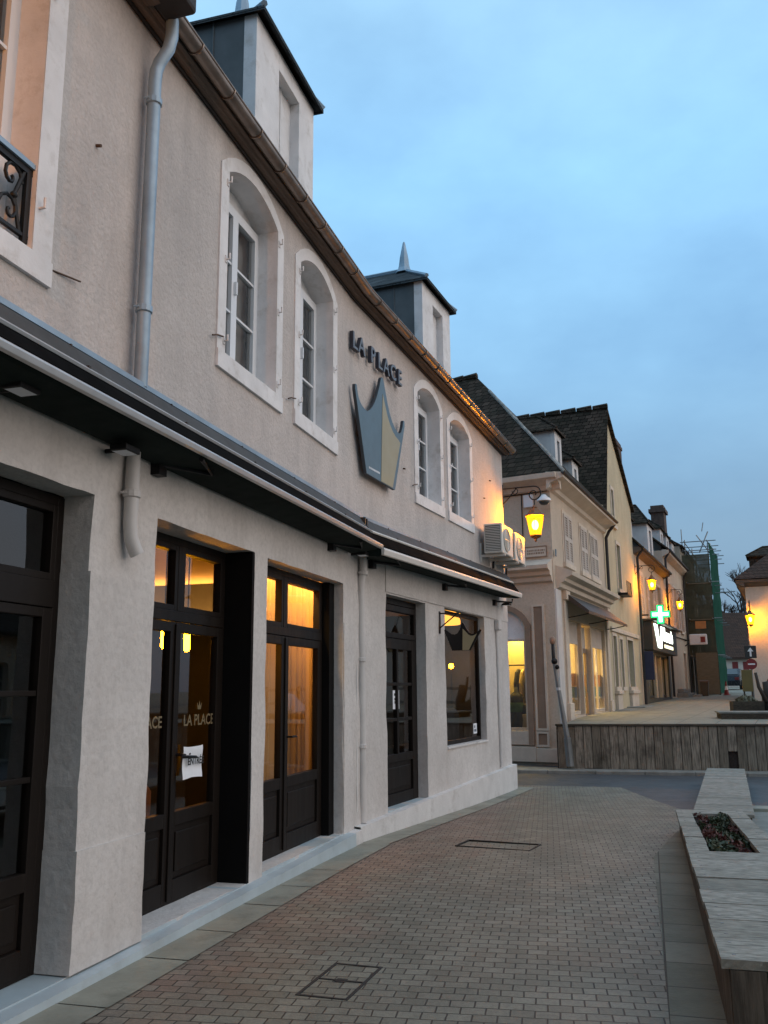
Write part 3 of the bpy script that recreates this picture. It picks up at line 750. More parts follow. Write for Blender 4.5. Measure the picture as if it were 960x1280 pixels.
# ---------------- doors of the restaurant
def rect(F, s0, s1, z0, z1, d): return [F.pt(s0, d, z0), F.pt(s1, d, z0), F.pt(s1, d, z1), F.pt(s0, d, z1)]
def double_door(F, s0, s1, z0, z1, d, mid, ztr, zg0, zg1, ztg, tmid, st=.085, muntins=(), handle=True, tr_split=True):
    """s0-s1 outer frame; mid = meeting line; ztr = transom (bottom, top); glass zg0-zg1 in leaves, ztg in the transom"""
    mb = MB()
    frame_rects(mb, F, s0, s1, z0, z1, .06, d-.09, d)
    mb.box(F, s0+.06, s1-.06, d-.085, d+.012, ztr[0], ztr[1])
    mb.box(F, tmid-.035, tmid+.035, d-.08, d+.006, ztr[1], z1-.06)
    # transom sashes
    for a, b in ((s0+.06, tmid-.035), (tmid+.035, s1-.06)):
        frame_rects(mb, F, a, b, ztr[1], z1-.06, .045, d-.07, d+.002)
    dr = mb.build('door', M['dark_wood'], rest, bevel=.004)
    pn = MB(); lf = MB(); pan = MB()
    for a, b in ((s0+.06, tmid-.035), (tmid+.035, s1-.06)):
        pn.quad(*rect(F, a+.045, b-.045, ztr[1]+.045, z1-.105, d-.035))
    for a, b in ((s0+.06, mid), (mid, s1-.06)):
        a += .004; b -= .004
        lf.box(F, a, a+st, d-.06, d+.004, z0+.02, ztr[0]-.004); lf.box(F, b-st, b, d-.06, d+.004, z0+.02, ztr[0]-.004)
        lf.box(F, a+st, b-st, d-.06, d+.004, zg1, ztr[0]-.004); lf.box(F, a+st, b-st, d-.06, d+.004, zg0-.10, zg0)
        lf.box(F, a+st, b-st, d-.06, d+.004, z0+.02, z0+.16)
        pan.box(F, a+st, b-st, d-.05, d-.022, z0+.16, zg0-.10)
        pan.box(F, a+st+.05, b-st-.05, d-.022, d-.008, z0+.21, zg0-.15)
        for z in muntins: lf.box(F, a+st, b-st, d-.045, d-.004, z-.016, z+.016)
        pn.quad(*rect(F, a+st, b-st, zg0, zg1, d-.03))
    lf.box(F, mid-.022, mid+.022, d+.004, d+.02, z0+.03, ztr[0]-.02)
    lf.build('leaf', M['dark_wood'], dr, bevel=.004); pan.build('panel', M['dark_wood'], dr, bevel=.01); pn.build('pane', M['glass'], dr)
    if handle:
        hb = MB(); hs = mid+.055
        hb.box(F, hs-.018, hs+.018, d+.004, d+.012, z0+.92, z0+1.12)
        hb.tube([F.pt(hs, d+.01, z0+1.05), F.pt(hs, d+.06, z0+1.05), F.pt(hs+.12, d+.06, z0+1.05)], .010, 8)
        hb.build('handle', M['iron'], dr)
    return dr
double_door(FA, -2.3, 0.0, .065, 2.78, -.20, -1.12, (2.10, 2.26), .62, 2.04, None, -1.12, muntins=(1.12, 1.60))
d1 = double_door(FA, .765, 2.36, .09, 2.778, -.25, 1.52, (2.13, 2.21), .73, 2.05, None, 1.56, st=.075)
mb = MB(); mb.box(FA, 2.34, 2.386, -.26, .004, .09, 2.775); mb.build('door_lining', M['black_panel'], rest)
d2 = double_door(FA, 2.665, 4.62, .12, 2.768, -.185, 3.55, (2.13, 2.21), .80, 2.045, None, 3.53, st=.085)
mb = MB(); mb.box(FA, 4.60, 4.756, -.20, -.10, .12, 2.765); mb.build('door_lining', M['black_panel'], rest)
# single door with twelve panes
mb = MB(); a, b, c, e, d = .975, 2.405, .18, 2.788, -.14
frame_rects(mb, FB, a, b, c, e, .08, d-.08, d); mb.box(FB, a+.07, b-.07, d-.08, d+.015, 2.27, 2.34); mb.box(FB, a+.07, b-.07, d-.08, d+.01, 2.62, 2.70)
dr = mb.build('door', M['dark_wood'], rest, bevel=.004)
mb = MB(); mb.quad(*rect(FB, a+.07, b-.07, 2.34, 2.62, d-.03)); 
lf = MB(); pn = MB()
a2, b2 = a+.075, b-.075
lf.box(FB, a2, a2+.12, d-.06, d+.004, c+.02, 2.265); lf.box(FB, b2-.12, b2, d-.06, d+.004, c+.02, 2.265)
lf.box(FB, a2+.12, b2-.12, d-.06, d+.004, 2.13, 2.265); lf.box(FB, a2+.12, b2-.12, d-.06, d+.004, .70, .80); lf.box(FB, a2+.12, b2-.12, d-.06, d+.004, c+.02, .32)
lf.box(FB, (a2+b2)/2-.03, (a2+b2)/2+.03, d-.05, d+.002, .80, 2.13)
for z in (1.23, 1.68): lf.box(FB, a2+.12, b2-.12, d-.048, d-.002, z-.02, z+.02)
pn.quad(*rect(FB, a2+.12, b2-.12, .80, 2.13, d-.03)); mb.build('pane', M['glass'], dr)
pn.build('pane', M['glass'], dr); lf.build('leaf', M['dark_wood'], dr, bevel=.004)
mb = MB(); mb.box(FB, a2+.12, b2-.12, d-.05, d-.025, .32, .70); mb.box(FB, a2+.2, b2-.2, d-.025, d-.008, .38, .64); mb.build('panel', M['dark_wood'], dr, bevel=.01)
mb = MB(); mb.lathe(FB.pt(a2+.06, d+.03, 1.12), [(.02, -.02), (.028, 0), (.02, .02)], 10); mb.build('handle', M['iron'], dr)
# display window
mb = MB(); frame_rects(mb, FB, 3.25, 5.29, .80, 2.79, .055, -.17, -.10)
w5 = mb.build('display_window', M['dark_wood'], rest, bevel=.004)
mb = MB(); mb.quad(*rect(FB, 3.305, 5.235, .855, 2.735, -.13)); mb.build('pane', M['glass'], w5)

# ---------------- rooms behind the glass
def room(F, s0, s1, d0, d1, z0, z1, mw, mc, mf, name='interior_room'):
    mb = MB()
    P = F.pt
    mb.mi = 0
    mb.quad(P(s0, d1, z0), P(s1, d1, z0), P(s1, d1, z1), P(s0, d1, z1)); mb.quad(P(s0, d0, z0), P(s0, d1, z0), P(s0, d1, z1), P(s0, d0, z1)); mb.quad(P(s1, d1, z0), P(s1, d0, z0), P(s1, d0, z1), P(s1, d1, z1))
    mb.mi = 1; mb.quad(P(s0, d0, z1), P(s0, d1, z1), P(s1, d1, z1), P(s1, d0, z1))
    mb.mi = 2; mb.quad(P(s0, d1, z0), P(s0, d0, z0), P(s1, d0, z0), P(s1, d1, z0))
    return mb.build(name, [mw, mc, mf], rest)
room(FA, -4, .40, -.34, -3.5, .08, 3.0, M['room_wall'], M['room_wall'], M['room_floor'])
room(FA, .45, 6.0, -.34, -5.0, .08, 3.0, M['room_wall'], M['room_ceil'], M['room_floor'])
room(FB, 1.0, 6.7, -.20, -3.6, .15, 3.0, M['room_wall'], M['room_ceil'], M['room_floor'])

# ------------------------------------------------------------------ awnings
def awning(F, s0, s1, zb, label, barm, bw, slope=0.0):
    a = thing('awning', label, 'awning', F.mat(s0, 0, 3.3), 'folded awnings along the restaurant front')
    z = lambda s: slope*(s-s0)
    mb = MB(); mb.sweep(F, [(.015, 3.557), (.015, 3.41), (.22, 3.395), (.235, 3.415), (.135, 3.553)], s0, s1, z); 
    k = s0+.8
    while k < s1-.2:
        mb.box(F, k, k+.012, .015, .14, 3.40+z(k), 3.562+z(k)); mb.box(F, k+.03, k+.05, .20, .246, 3.385+z(k), 3.43+z(k)); k += 1.15
    mb.build('awning_case', M['awn_case'], a)
    mb = MB(); mb.sweep(F, [(.22, 3.390), (.262, 3.378), (.270, 3.392), (.240, 3.418), (.22, 3.41)], s0, s1, z); mb.build('drip_edge', M['alu'] if barm != 'cream_bar' else M['cream_bar'], a)
    mb = MB(); mb.sweep(F, [(.02, 3.41), (.24, 3.40), (.36, zb+.03), (.30, zb-.02), (.02, 3.25)][::-1], s0+.01, s1-.01, z); mb.build('rolled_canvas', M['awn_black'], a)
    mb = MB(); mb.sweep(F, [(.37, zb-bw), (.405, zb-bw), (.415, zb-bw*.3), (.40, zb), (.37, zb+.006)], s0, s1, z); mb.build('front_bar', M[barm], a, bevel=.004)
    mb = MB(); mb.sweep(F, [(.03, zb-.02), (.36, zb-.01), (.37, zb-bw+.005), (.34, zb-bw-.01), (.03, 3.135)][::-1], s0+.02, s1-.02, z)
    mb.build('valance', M['awn_dark'], a)
    for k in (.08, .5, .92):
        mb = MB(); s = s0+(s1-s0)*k
        mb.tube([F.pt(s, .06, zb-.085), F.pt(s+.35, .26, zb-.085), F.pt(s, .36, zb-.07)], .016, 6)
        mb.box(F, s-.05, s+.05, .0, .07, zb-.16, zb-.06)
        mb.build('folding_arm', M['iron'], a)
    for s in (s0, s1):
        mb = MB(); mb.prism(F, [(s-.012, 3.37), (s+.012, 3.37), (s+.012, 3.55), (s-.012, 3.55)], .01, .20)
        mb.build('end_cap', M['awn_case'], a)
    return a
awning(FA, -3.6, 4.98, 3.225, 'longer dark awning with pale grey front bar over the big glazed doors', 'alu', .05)
awning(FB, -.05, 6.38, 3.20, 'shorter dark awning with wide cream front bar over the corner window', 'cream_bar', .085, .014)
# small floodlights below the awnings
sp0 = thing('floodlight', 'small black floodlight beside the pale stub pipe under the long awning', 'floodlight', FA.mat(.10, .13, 3.08), 'small floodlights under the awnings')
mb = MB(); mb.box(FA, .02, .18, .08, .20, 3.07, 3.11); mb.tube([FA.pt(.10, 0, 3.09), FA.pt(.10, .1, 3.09)], .016, 8); mb.build('housing', M['iron'], sp0, bevel=.008)
mb = MB(); mb.quad(FA.pt(.035, .09, 3.068), FA.pt(.165, .09, 3.068), FA.pt(.165, .19, 3.068), FA.pt(.035, .19, 3.068)); mb.build('lens', M['paper'], sp0)
for F, s, d, z, lab in [(FA, -.93, .16, 3.14, 'small black floodlight above the leftmost glazed door'),
                        (FA, 5.06, .13, 3.13, 'small black floodlight above the painted pipe where the two awnings meet'),
                        (FB, 6.45, .10, 3.10, 'small black floodlight under the awning end at the corner')]:
    c = copy_tree(sp0, None, F.mat(s, d, z)); c['label'] = lab

# ------------------------------------------------------------------ signs on the restaurant
t = thing('wall_lettering', 'dark raised letters LA PLACE on the upper wall above the crown sign', 'sign', FB.mat(-.12, 0, 5.6))
WORD = [('L', -.12), ('A', .08), ('P', .43), ('L', .66), ('A', .87), ('C', 1.11), ('E', 1.35)]
for ch, s in WORD:
    mb = MB()
    zl = 5.63+.01*s
    text_mb(mb, FB, ch, .30, s, .055, zl, depth=.045, offset=.005)
    lt = mb.build('letter', M['letter'], t)
    mb = MB(); text_mb(mb, FB, ch, .30, s, .0805, zl, depth=.006, offset=.002); mb.build('letter_face', M['letter_face'], lt)
# crown
def smooth_poly(pts, n=6):
    out = []
    for a, b, c in pts:      # quadratic segments
        for i in range(n):
            u = i/n; out.append(((1-u)**2*a[0]+2*u*(1-u)*b[0]+u*u*c[0], (1-u)**2*a[1]+2*u*(1-u)*b[1]+u*u*c[1]))
    return out
def crown_outline():
    L, V1, Cn, V2, Rt, BR, BL = (-.80, 5.17), (-.44, 4.93), (.05, 5.52), (.55, 4.93), (.82, 5.15), (.44, 4.13), (-.47, 4.15)
    p = [BL, BR, (Rt[0]-.01, Rt[1]-.07), (Rt[0]-.012, Rt[1]), (Rt[0]-.05, Rt[1])]
    p += smooth_poly([((Rt[0]-.06, Rt[1]-.03), (Rt[0]-.12, 4.90), V2), (V2, (.26, 4.99), (Cn[0]+.05, Cn[1]-.03))], 6)
    p += [(Cn[0]+.02, Cn[1]), (Cn[0]-.02, Cn[1])]
    p += smooth_poly([((Cn[0]-.05, Cn[1]-.03), (-.18, 5.03), V1), (V1, (-.70, 4.93), (L[0]+.06, L[1]-.04))], 6)
    p += [(L[0]+.05, L[1]), (L[0]+.01, L[1]), (L[0]+.005, L[1]-.06)]
    return p
t = thing('crown_sign', 'large flat crown shaped sign, blue grey and gold, fixed to the upper wall', 'sign', FB.mat(.63, 0, 4.14))
off = .63; op = crown_outline(); 
mb = MB(); mb.prism(FB, [(s+off, z) for s, z in op], .06, .095); mb.build('sign_board', M['sign_edge'], t)
mb = MB(); mb.prism(FB, [(s+off, z) for s, z in op], .095, .102); mb.build('sign_face', M['sign_blue'], t)
gold = [(-.03, 4.145), (.35, 4.14), (.635, 4.80)] + smooth_poly([((.57, 4.83), (.24, 4.86), (.06, 5.30))], 6) + [(.045, 5.30)]
mb = MB(); mb.prism(FB, [(s+off, z) for s, z in gold], .102, .106); mb.build('gold_panel', M['sign_gold'], t)
mb = MB()
for s in (-.3, .3):
    mb.tube([FB.pt(s+off, 0, 4.6), FB.pt(s+off, .05, 4.6)], .02, 6)
mb.build('wall_spacer', M['iron'], t)
# small pale line of lettering low on the blue half (too small to read in the photograph)
mb = MB()
x = -.40
while x < -.07:
    w = random.uniform(.014, .03); mb.box(FB, off+x, off+x+w, .102, .1035, 4.225, 4.25); x += w+.012
mb.build('small_lettering', M['paper'], t)
# blade sign hung from an iron bracket
BS = 3.0
t = thing('hanging_crown_sign', 'small black and gold crown hanging from an iron bracket by the corner window', 'sign', FB.mat(BS, 0, 2.45))
FX = Fr(FB.pt(BS, 0, 0)[:2], 22.5+90)          # plane square to the wall, facing the camera side
mb = MB(); P = FX.pt
mb.tube([P(-.02, 0, 2.69), P(.30, 0, 2.685)], .010, 6); mb.tube([P(-.02, 0, 2.46), P(.28, 0, 2.685)], .010, 6); mb.box(FX, -.0, .012, -.03, .03, 2.40, 2.72)
mb.build('bracket', M['iron'], t)
def crown_small():
    return [(.19, 2.15), (.46, 2.15), (.63, 2.43), (.61, 2.445)]+smooth_poly([((.59, 2.42), (.46, 2.30), (.38, 2.53))], 5)+[(.36, 2.55), (.34, 2.53)]+smooth_poly([((.335, 2.52), (.28, 2.30), (.13, 2.42))], 5)+[(.09, 2.46), (.075, 2.44)]
mb = MB(); mb.prism(FX, crown_small(), -.012, .012); mb.build('sign_board', M['iron'], t)
mb = MB(); mb.prism(FX, [(.345, 2.155), (.44, 2.155), (.565, 2.385)]+smooth_poly([((.54, 2.37), (.45, 2.31), (.375, 2.46))], 5)+[(.355, 2.46)], .0125, .0145); mb.build('gold_panel', M['sign_gold'], t)
mb = MB(); mb.tube([P(.29, 0, 2.685), P(.34, 0, 2.53)], .005, 5); mb.build('chain', M['iron'], t)
# writing on the glass of the first door
for s, z in ((1.985, 1.345), (1.15, 1.345)):
    mb = MB(); text_mb(mb, FA, 'LA PLACE', .118, s, -.272, z, depth=.001, offset=.002)
    mb.prism(FA, [(s-.028, z+.12), (s+.024, z+.12), (s+.04, z+.175), (s+.014, z+.145), (s, z+.19), (s-.014, z+.145), (s-.042, z+.175)], -.2725, -.2715)
    mb.build('window_lettering', M['dim_gold'], rest)
# paper notices
mb = MB(); A_ = rect(FA, 1.585, 1.895, .965, 1.215, -.175)
n = 8
for i in range(n):
    for j in range(n):
        P_ = lambda i, j: FA.pt(1.59+.30*i/n, -.190+.007*math.sin(i*1.1)+.005*math.cos(j*.9), .965+.225*j/n+.008*(abs(i-4)/4)**2*(1 if j > 4 else -1))
        mb.quad(P_(i, j), P_(i+1, j), P_(i+1, j+1), P_(i, j+1))
t = thing('paper_sign', 'white cloth sign reading ENTRÉE hung on the first door handle', 'sign', FA.mat(1.74, -.19, 1.08))
mb.build('sheet', M['paper'], t, smooth=True)
mb = MB(); text_mb(mb, FA, 'ENTRÉE', .074, 1.755, -.168, 1.062, depth=.001, offset=.0015); mb.build('lettering', M['ink'], t)
mb = MB(); mb.tube([FA.pt(1.57, -.19, 1.125), FA.pt(1.60, -.155, 1.125), FA.pt(1.73, -.155, 1.115)], .012, 6); mb.build('hook', M['iron'], t)
t = thing('door_notice', 'white notice taped inside the many paned door', 'notice', FB.mat(1.70, -.16, 1.36))
mb = MB(); mb.box(FB, 1.58, 1.80, -.168, -.166, 1.36, 1.60); mb.build('sheet', M['paper'], t)
mb = MB()
for z, a, b in ((1.55, 1.62, 1.76), (1.49, 1.63, 1.70), (1.45, 1.63, 1.72), (1.40, 1.66, 1.77)): mb.box(FB, a, b, -.1665, -.1655, z-.02, z+.012)
mb.build('print', M['ink'], t)
t = thing('window_sticker', 'small pale sticker low in the corner window glass', 'sticker', FB.mat(5.05, -.12, .95))
mb = MB(); mb.box(FB, 4.95, 5.14, -.128, -.126, .90, 1.06); mb.build('sheet', M['paper'], t)
mb = MB(); mb.box(FB, 4.98, 5.11, -.1265, -.1255, .93, .97); mb.box(FB, 4.99, 5.05, -.1265, -.1255, .99, 1.03); mb.build('print', M['letter_face'], t)

# ------------------------------------------------------------------ inside the restaurant
def pendant(F, s, d, z, label, ceil=3.0):
    t = thing('pendant_lamp', label, 'lamp', F.mat(s, d, z), 'pendant lamps in the restaurant')
    mb = MB(); mb.lathe(F.pt(s, d, z), [(.016, -.11), (.028, -.09), (.028, .09), (.014, .115)], 12); mb.build('lit_tube', M['bulb'], t, smooth=True)
    mb = MB(); mb.tube([F.pt(s, d, z+.115), F.pt(s, d, ceil-.02)], .006, 6); mb.lathe(F.pt(s, d, ceil-.03), [(.02, 0), (.10, .005), (.10, .028)], 12); mb.build('cord', M['iron'], t)
    return t
p0 = pendant(FA, 2.72, -.80, 2.07, 'lit amber tube lamp seen through the right leaf of the first door')
c = copy_tree(p0, None, FA.mat(2.31, -.80, 2.08)); c['label'] = 'lit amber tube lamp seen through the left leaf of the first door'
c = copy_tree(p0, None, FA.mat(4.1, -2.4, 2.07)); c['label'] = 'amber tube lamp added farthest back to light the dining room ceiling behind the first door'  # extra lamp added deeper in to brighten the far ceiling
def ceiling_light(F, s, d, z, w, label, mat):
    t = thing('ceiling_light', label, 'ceiling light', F.mat(s, d, z))
    mb = MB(); mb.box(F, s-w, s+w, d-w, d+w, z-.03, z-.004); mb.build('frame', M['paper'], t)
    mb = MB(); mb.quad(F.pt(s-w*.9, d-w*.9, z-.033), F.pt(s+w*.9, d-w*.9, z-.033), F.pt(s+w*.9, d+w*.9, z-.033), F.pt(s-w*.9, d+w*.9, z-.033)); mb.build('diffuser', mat, t)
t = thing('added_room_glow', 'glowing amber squares standing in for small lit panes, with an added ceiling uplight, through the first door', 'added light', FA.mat(4.0, -3.4, 1.9))  # squares stand in for small lit panes; no wall lamp is known here
mb = MB(); mb.box(FA, 5.7, 5.98, -4.6, -1.0, 2.46, 2.50); mb.build('shelf', M['iron'], t)
mb = MB(); mb.quad(FA.pt(5.75, -4.5, 2.505), FA.pt(5.75, -1.1, 2.505), FA.pt(5.9, -1.1, 2.505), FA.pt(5.9, -4.5, 2.505)); mb.build('lit_tube', emat('added_uplight', (1, .42, .09), 30), t)  # shelf and tube added as an uplight to brighten the ceiling
mb = MB()
FE = Fr(FA.pt(5.9, 0, 0)[:2], 16-90+180)
for k in range(5):
    for j in range(2): mb.quad(*[FA.pt(5.85, -1.25-.13*j-q_, z_) for q_, z_ in ((0, 1.66+.13*k), (.11, 1.66+.13*k), (.11, 1.77+.13*k), (0, 1.77+.13*k))])
mb.build('glass_square', emat('amber_glass', (1, .33, .05), 1.8), t)
mb = MB(); mb.box(FA, 5.86, 5.9, -1.54, -1.22, 1.62, 2.34); mb.build('backplate', M['iron'], t)
# curtain inside the second door
mb = MB(); n = 130
for i in range(n):
    f = lambda i: -.56+.03*math.sin(i*.95)+.02*math.sin(i*.41+1)
    a, b = 3.15+2.75*i/n, 3.15+2.75*(i+1)/n
    mb.quad(FA.pt(a, f(i), .12), FA.pt(b, f(i+1), .12), FA.pt(b, f(i+1), 2.97), FA.pt(a, f(i), 2.97))
solo(mb, 'curtain', M['curtain'], FA.mat(3.15, -.56, .12), 'warm lit amber curtain hanging behind the second glazed door', 'curtain', smooth=True)
t = thing('assumed_curtain_lamp', 'assumed strip lamp above the amber curtain behind the second door', 'lamp', FA.mat(4.0, -.42, 2.9))  # unseen strip lamp assumed, to light the curtain
mb = MB(); mb.box(FA, 3.2, 5.6, -.42, -.32, 2.90, 2.97); mb.build('housing', M['iron'], t)
mb = MB(); mb.quad(FA.pt(3.25, -.41, 2.898), FA.pt(5.55, -.41, 2.898), FA.pt(5.55, -.33, 2.898), FA.pt(3.25, -.33, 2.898)); mb.build('lit_tube', emat('strip_light', (1, .55, .17), 75), t)
# armchair, table and bar
t = thing('armchair', 'round backed tan armchair behind the first door', 'chair', FA.mat(2.2, -1.0, .08))
mb = MB()
cx, cd = 2.25, -1.05
for k in range(14):
    a0, a1 = PI*(.0+k/14), PI*(.0+(k+1)/14)
    q = lambda a, r, z: FA.pt(cx+r*math.cos(a), cd-r*math.sin(a), z)
    hgt = lambda a: .75+.50*math.sin(a)
    mb.hexa([q(a0, .30, .5), q(a1, .30, .5), q(a1, .38, .5), q(a0, .38, .5), q(a0, .30, hgt(a0)), q(a1, .30, hgt(a1)), q(a1, .38, hgt(a1)), q(a0, .38, hgt(a0))])
mb.build('backrest', M['tan_leather'], t, smooth='auto')
mb = MB(); mb.lathe(FA.pt(cx, cd, .44), [(.32, 0), (.34, .05), (.30, .12)], 18); mb.build('seat', M['tan_leather'], t, smooth='auto')
for sa in (.2, 1.1, 2.0, 2.9):
    mb = MB(); mb.tube([FA.pt(cx+.24*math.cos(sa), cd-.24*math.sin(sa), .45), FA.pt(cx+.3*math.cos(sa), cd-.3*math.sin(sa), .08)], .018, 6); mb.build('leg', M['iron'], t)
for s, d, lab in ((1.35, -1.2, 'dark round table behind the left leaf of the first door'), (1.6, -2.4, 'dark round table at the back of the dining room')):
    t = thing('dining_table', lab, 'table', FA.mat(s, d, .08))
    mb = MB(); mb.lathe(FA.pt(s, d, .80), [(.40, 0), (.42, .015), (.41, .04)], 24); mb.build('tabletop', M['tan_leather'], t)
    mb = MB(); mb.lathe(FA.pt(s, d, .08), [(.25, 0), (.22, .03), (.035, .06), (.03, .72)], 14); mb.build('pedestal', M['iron'], t)
# corner room furniture
t = thing('ceiling_glow', 'added glowing drum standing in for the lit ceiling at the top of the corner window', 'lamp', FB.mat(4.85, -.5, 2.64))
mb = MB(); mb.lathe(FB.pt(4.85, -.5, 2.66), [(.20, 0), (.22, .01), (.22, .22), (.20, .23)], 20); mb.build('shade', emat('shade_glow', (1, .40, .05), 2.4), t, smooth='auto')  # glowing shade added in place of the warm lit ceiling
mb = MB(); mb.tube([FB.pt(4.85, -.5, 2.89), FB.pt(4.85, -.5, 3.0)], .02, 6); mb.build('stem', M['iron'], t)
t = thing('globe_lamp', 'tiny lit globe lamp on a stand inside the corner window', 'lamp', FB.mat(6.2, -.9, .16))
mb = MB(); mb.ball(FB.pt(6.2, -.9, 2.02), .045, 8); mb.build('lit_globe', M['bulb'], t)
mb = MB(); mb.tube([FB.pt(6.2, -.9, .16), FB.pt(6.2, -.9, 1.98)], .012, 6); mb.lathe(FB.pt(6.2, -.9, .16), [(.14, 0), (.13, .02)], 12); mb.build('stand', M['iron'], t)
mb = MB()
for k in range(60):
    a, b = 3.3+.45*k/60, 3.3+.45*(k+1)/60
    f = lambda k: -.42+.03*math.sin(k*.8)
    mb.quad(FB.pt(a, f(k), .2), FB.pt(b, f(k+1), .2), FB.pt(b, f(k+1), 2.7), FB.pt(a, f(k), 2.7))
solo(mb, 'curtain', pmat('grey_green_curtain', (.13, .13, .10), .9, var=.1), FB.mat(3.3, -.42, .2), 'drab grey green curtain at the side of the corner window', 'curtain', smooth=True)
t = thing('sofa', 'dark low sofa behind the corner window', 'sofa', FB.mat(4.4, -.95, .16))
mb = MB(); mb.box(FB, 3.5, 5.2, -1.3, -.5, .3, .75); mb.build('seat', M['cloth_dark'], t, bevel=.08)
mb = MB(); mb.box(FB, 3.5, 5.2, -.62, -.42, .5, 1.30); mb.build('backrest', M['cloth_dark'], t, bevel=.09)
solo((lambda m: (m.ball(FB.pt(3.75, -.5, 1.28), .17, 10, .75), m)[1])(MB()), 'cushion', M['sign_blue'], FB.mat(3.75, -.5, 1.2), 'pale blue cushion on the sofa in the corner window', 'cushion', smooth=True)

# ------------------------------------------------------------------ air conditioners
ac = thing('air_conditioner', 'cream outdoor air conditioning unit with its grille towards the square, left of the pair', 'air conditioner', FB.mat(5.1, 0, 3.78), 'air conditioning units above the corner awning')
mb = MB(); mb.box(FB, 5.10, 5.82, .10, .42, 3.85, 4.36); mb.build('casing', M['ac'], ac, bevel=.018)
mb = MB()
for k in range(15): mb.box(FB, 5.085, 5.10, .135, .385, 3.90+.028*k, 3.912+.028*k)
mb.build('side_grille', M['ac'], ac)
mb = MB(); mb.box(FB, 5.092, 5.10, .13, .39, 3.89, 4.325); mb.build('grille_recess', M['ac_dark'], ac)
mb = MB()
FAC = FB
for r in (.20, .16, .12, .08, .04):
    mb.tube([FB.pt(5.40+r*math.cos(2*PI*i/24), .428, 4.10+r*math.sin(2*PI*i/24)) for i in range(25)], .005, 5)
mb.tube([FB.pt(5.2, .43, 4.10), FB.pt(5.6, .43, 4.10)], .006, 5); mb.tube([FB.pt(5.4, .43, 3.9), FB.pt(5.4, .43, 4.3)], .006, 5)
mb.build('fan_guard', M['ac'], ac)
mb = MB(); mb.tube([FB.pt(5.40+.2*math.cos(2*PI*i/24), .421, 4.10+.2*math.sin(2*PI*i/24)) for i in range(25)], .008, 5); mb.build('fan_rim', M['ac_dark'], ac)
for s in (5.2, 5.72):
    mb = MB(); mb.box(FB, s-.02, s+.02, 0, .44, 3.805, 3.845); mb.box(FB, s-.02, s+.02, 0, .03, 3.72, 4.05); mb.build('bracket', M['ac'], ac)
mb = MB(); mb.tube([FB.pt(5.82, .2, 4.0), FB.pt(5.9, .15, 3.95), FB.pt(5.93, .03, 3.85), FB.pt(5.93, .02, 3.7)], .02, 6); mb.build('hose', M['iron'], ac)
c = copy_tree(ac, None, FB.mat(5.98, 0, 3.76)); c['label'] = 'cream outdoor air conditioning unit at the wall corner below the first lantern'

# ------------------------------------------------------------------ wall lanterns
def lantern(F, s, z, label):
    t = thing('wall_lantern', label, 'street lamp', F.mat(s, 0, z), 'lit wall lanterns on scrolled iron brackets')
    P = lambda d, zz, ds=0: F.pt(s+ds, d, z+zz)
    L = .62
    mb = MB()
    mb.box(F, s-.012, s+.012, 0, .015, z-.36, z+.08)
    mb.tube([P(0, 0), P(L-.02, .0)], .012, 8)
    ring = [P(L-.02+.13*math.sin(a), -.13+.13*math.cos(a)) for a in [i*PI/9 for i in range(0, 10)]]
    sp = [P(L-.02+.13*math.sin(PI)+(-.0)+r*math.sin(PI+a), -.15+r*math.cos(PI+a)) for a, r in [(i*.42, .11-.0062*i) for i in range(14)]]
    mb.tube(ring+sp, .012, 8)
    mb.tube([P(.0, -.30), P(.12, -.18), P(.26, -.02)], .011, 8)
    mb.tube([P(.24+.055*math.sin(a), -.065+.055*math.cos(a)) for a in [i*.5 for i in range(11)]], .009, 6)
    mb.tube([P(L-.02, -.26), P(L-.02, -.36)], .012, 8)
    mb.build('bracket', M['iron'], t, smooth='auto')
    c = P(L-.02, -.36)
    mb = MB()
    mb.lathe(c, [(.02, .0), (.035, -.02), (.06, -.05), (.05, -.06), (.085, -.085), (.15, -.17), (.19, -.20), (.19, -.215), (.16, -.22)][::-1], 6, rot=.3)
    for k in range(6):
        a = .3+k*PI/3
        mb.tube([c+Vector((.168*math.cos(a), .168*math.sin(a), -.215)), c+Vector((.100*math.cos(a), .100*math.sin(a), -.58))], .005, 5)
    mb.lathe(c, [(.012, -.70), (.022, -.68), (.03, -.64), (.11, -.60), (.115, -.575)], 6, rot=.3)
    mb.build('cage', M['cage_glow'], t)
    mb = MB(); mb.lathe(c, [(.112, -.574), (.182, -.222)], 6, rot=.3, cap=False); gl_ = mb.build('glass', M['lantern'], t)
    mb = MB(); mb.ball(c+Vector((0, 0, -.38)), .062, 10, 1.5); mb.build('bulb', M['lantern_bulb'], gl_, smooth=True)
    return t
l1 = lantern(FB, 6.82, 5.33, 'lit orange wall lantern at the restaurant corner above the air conditioners')
for F, s, z, lab in [(FC, 13.25, 6.15, 'lit orange wall lantern above the green pharmacy cross'),
                     (FC, 22.6, 6.15, 'lit orange wall lantern on the shuttered house beyond the pharmacy'),
                     (FR, .12, 4.95, 'lit orange wall lantern on the pale house at the right edge'),
                     (FA, -4.1, 5.45, 'assumed lit orange wall lantern, out of view beside the balcony window of the restaurant')]:  # last lantern is assumed, out of view, to warm the balcony reveal and gutter
    c = copy_tree(l1, None, F.mat(s, 0, z)); c['label'] = lab

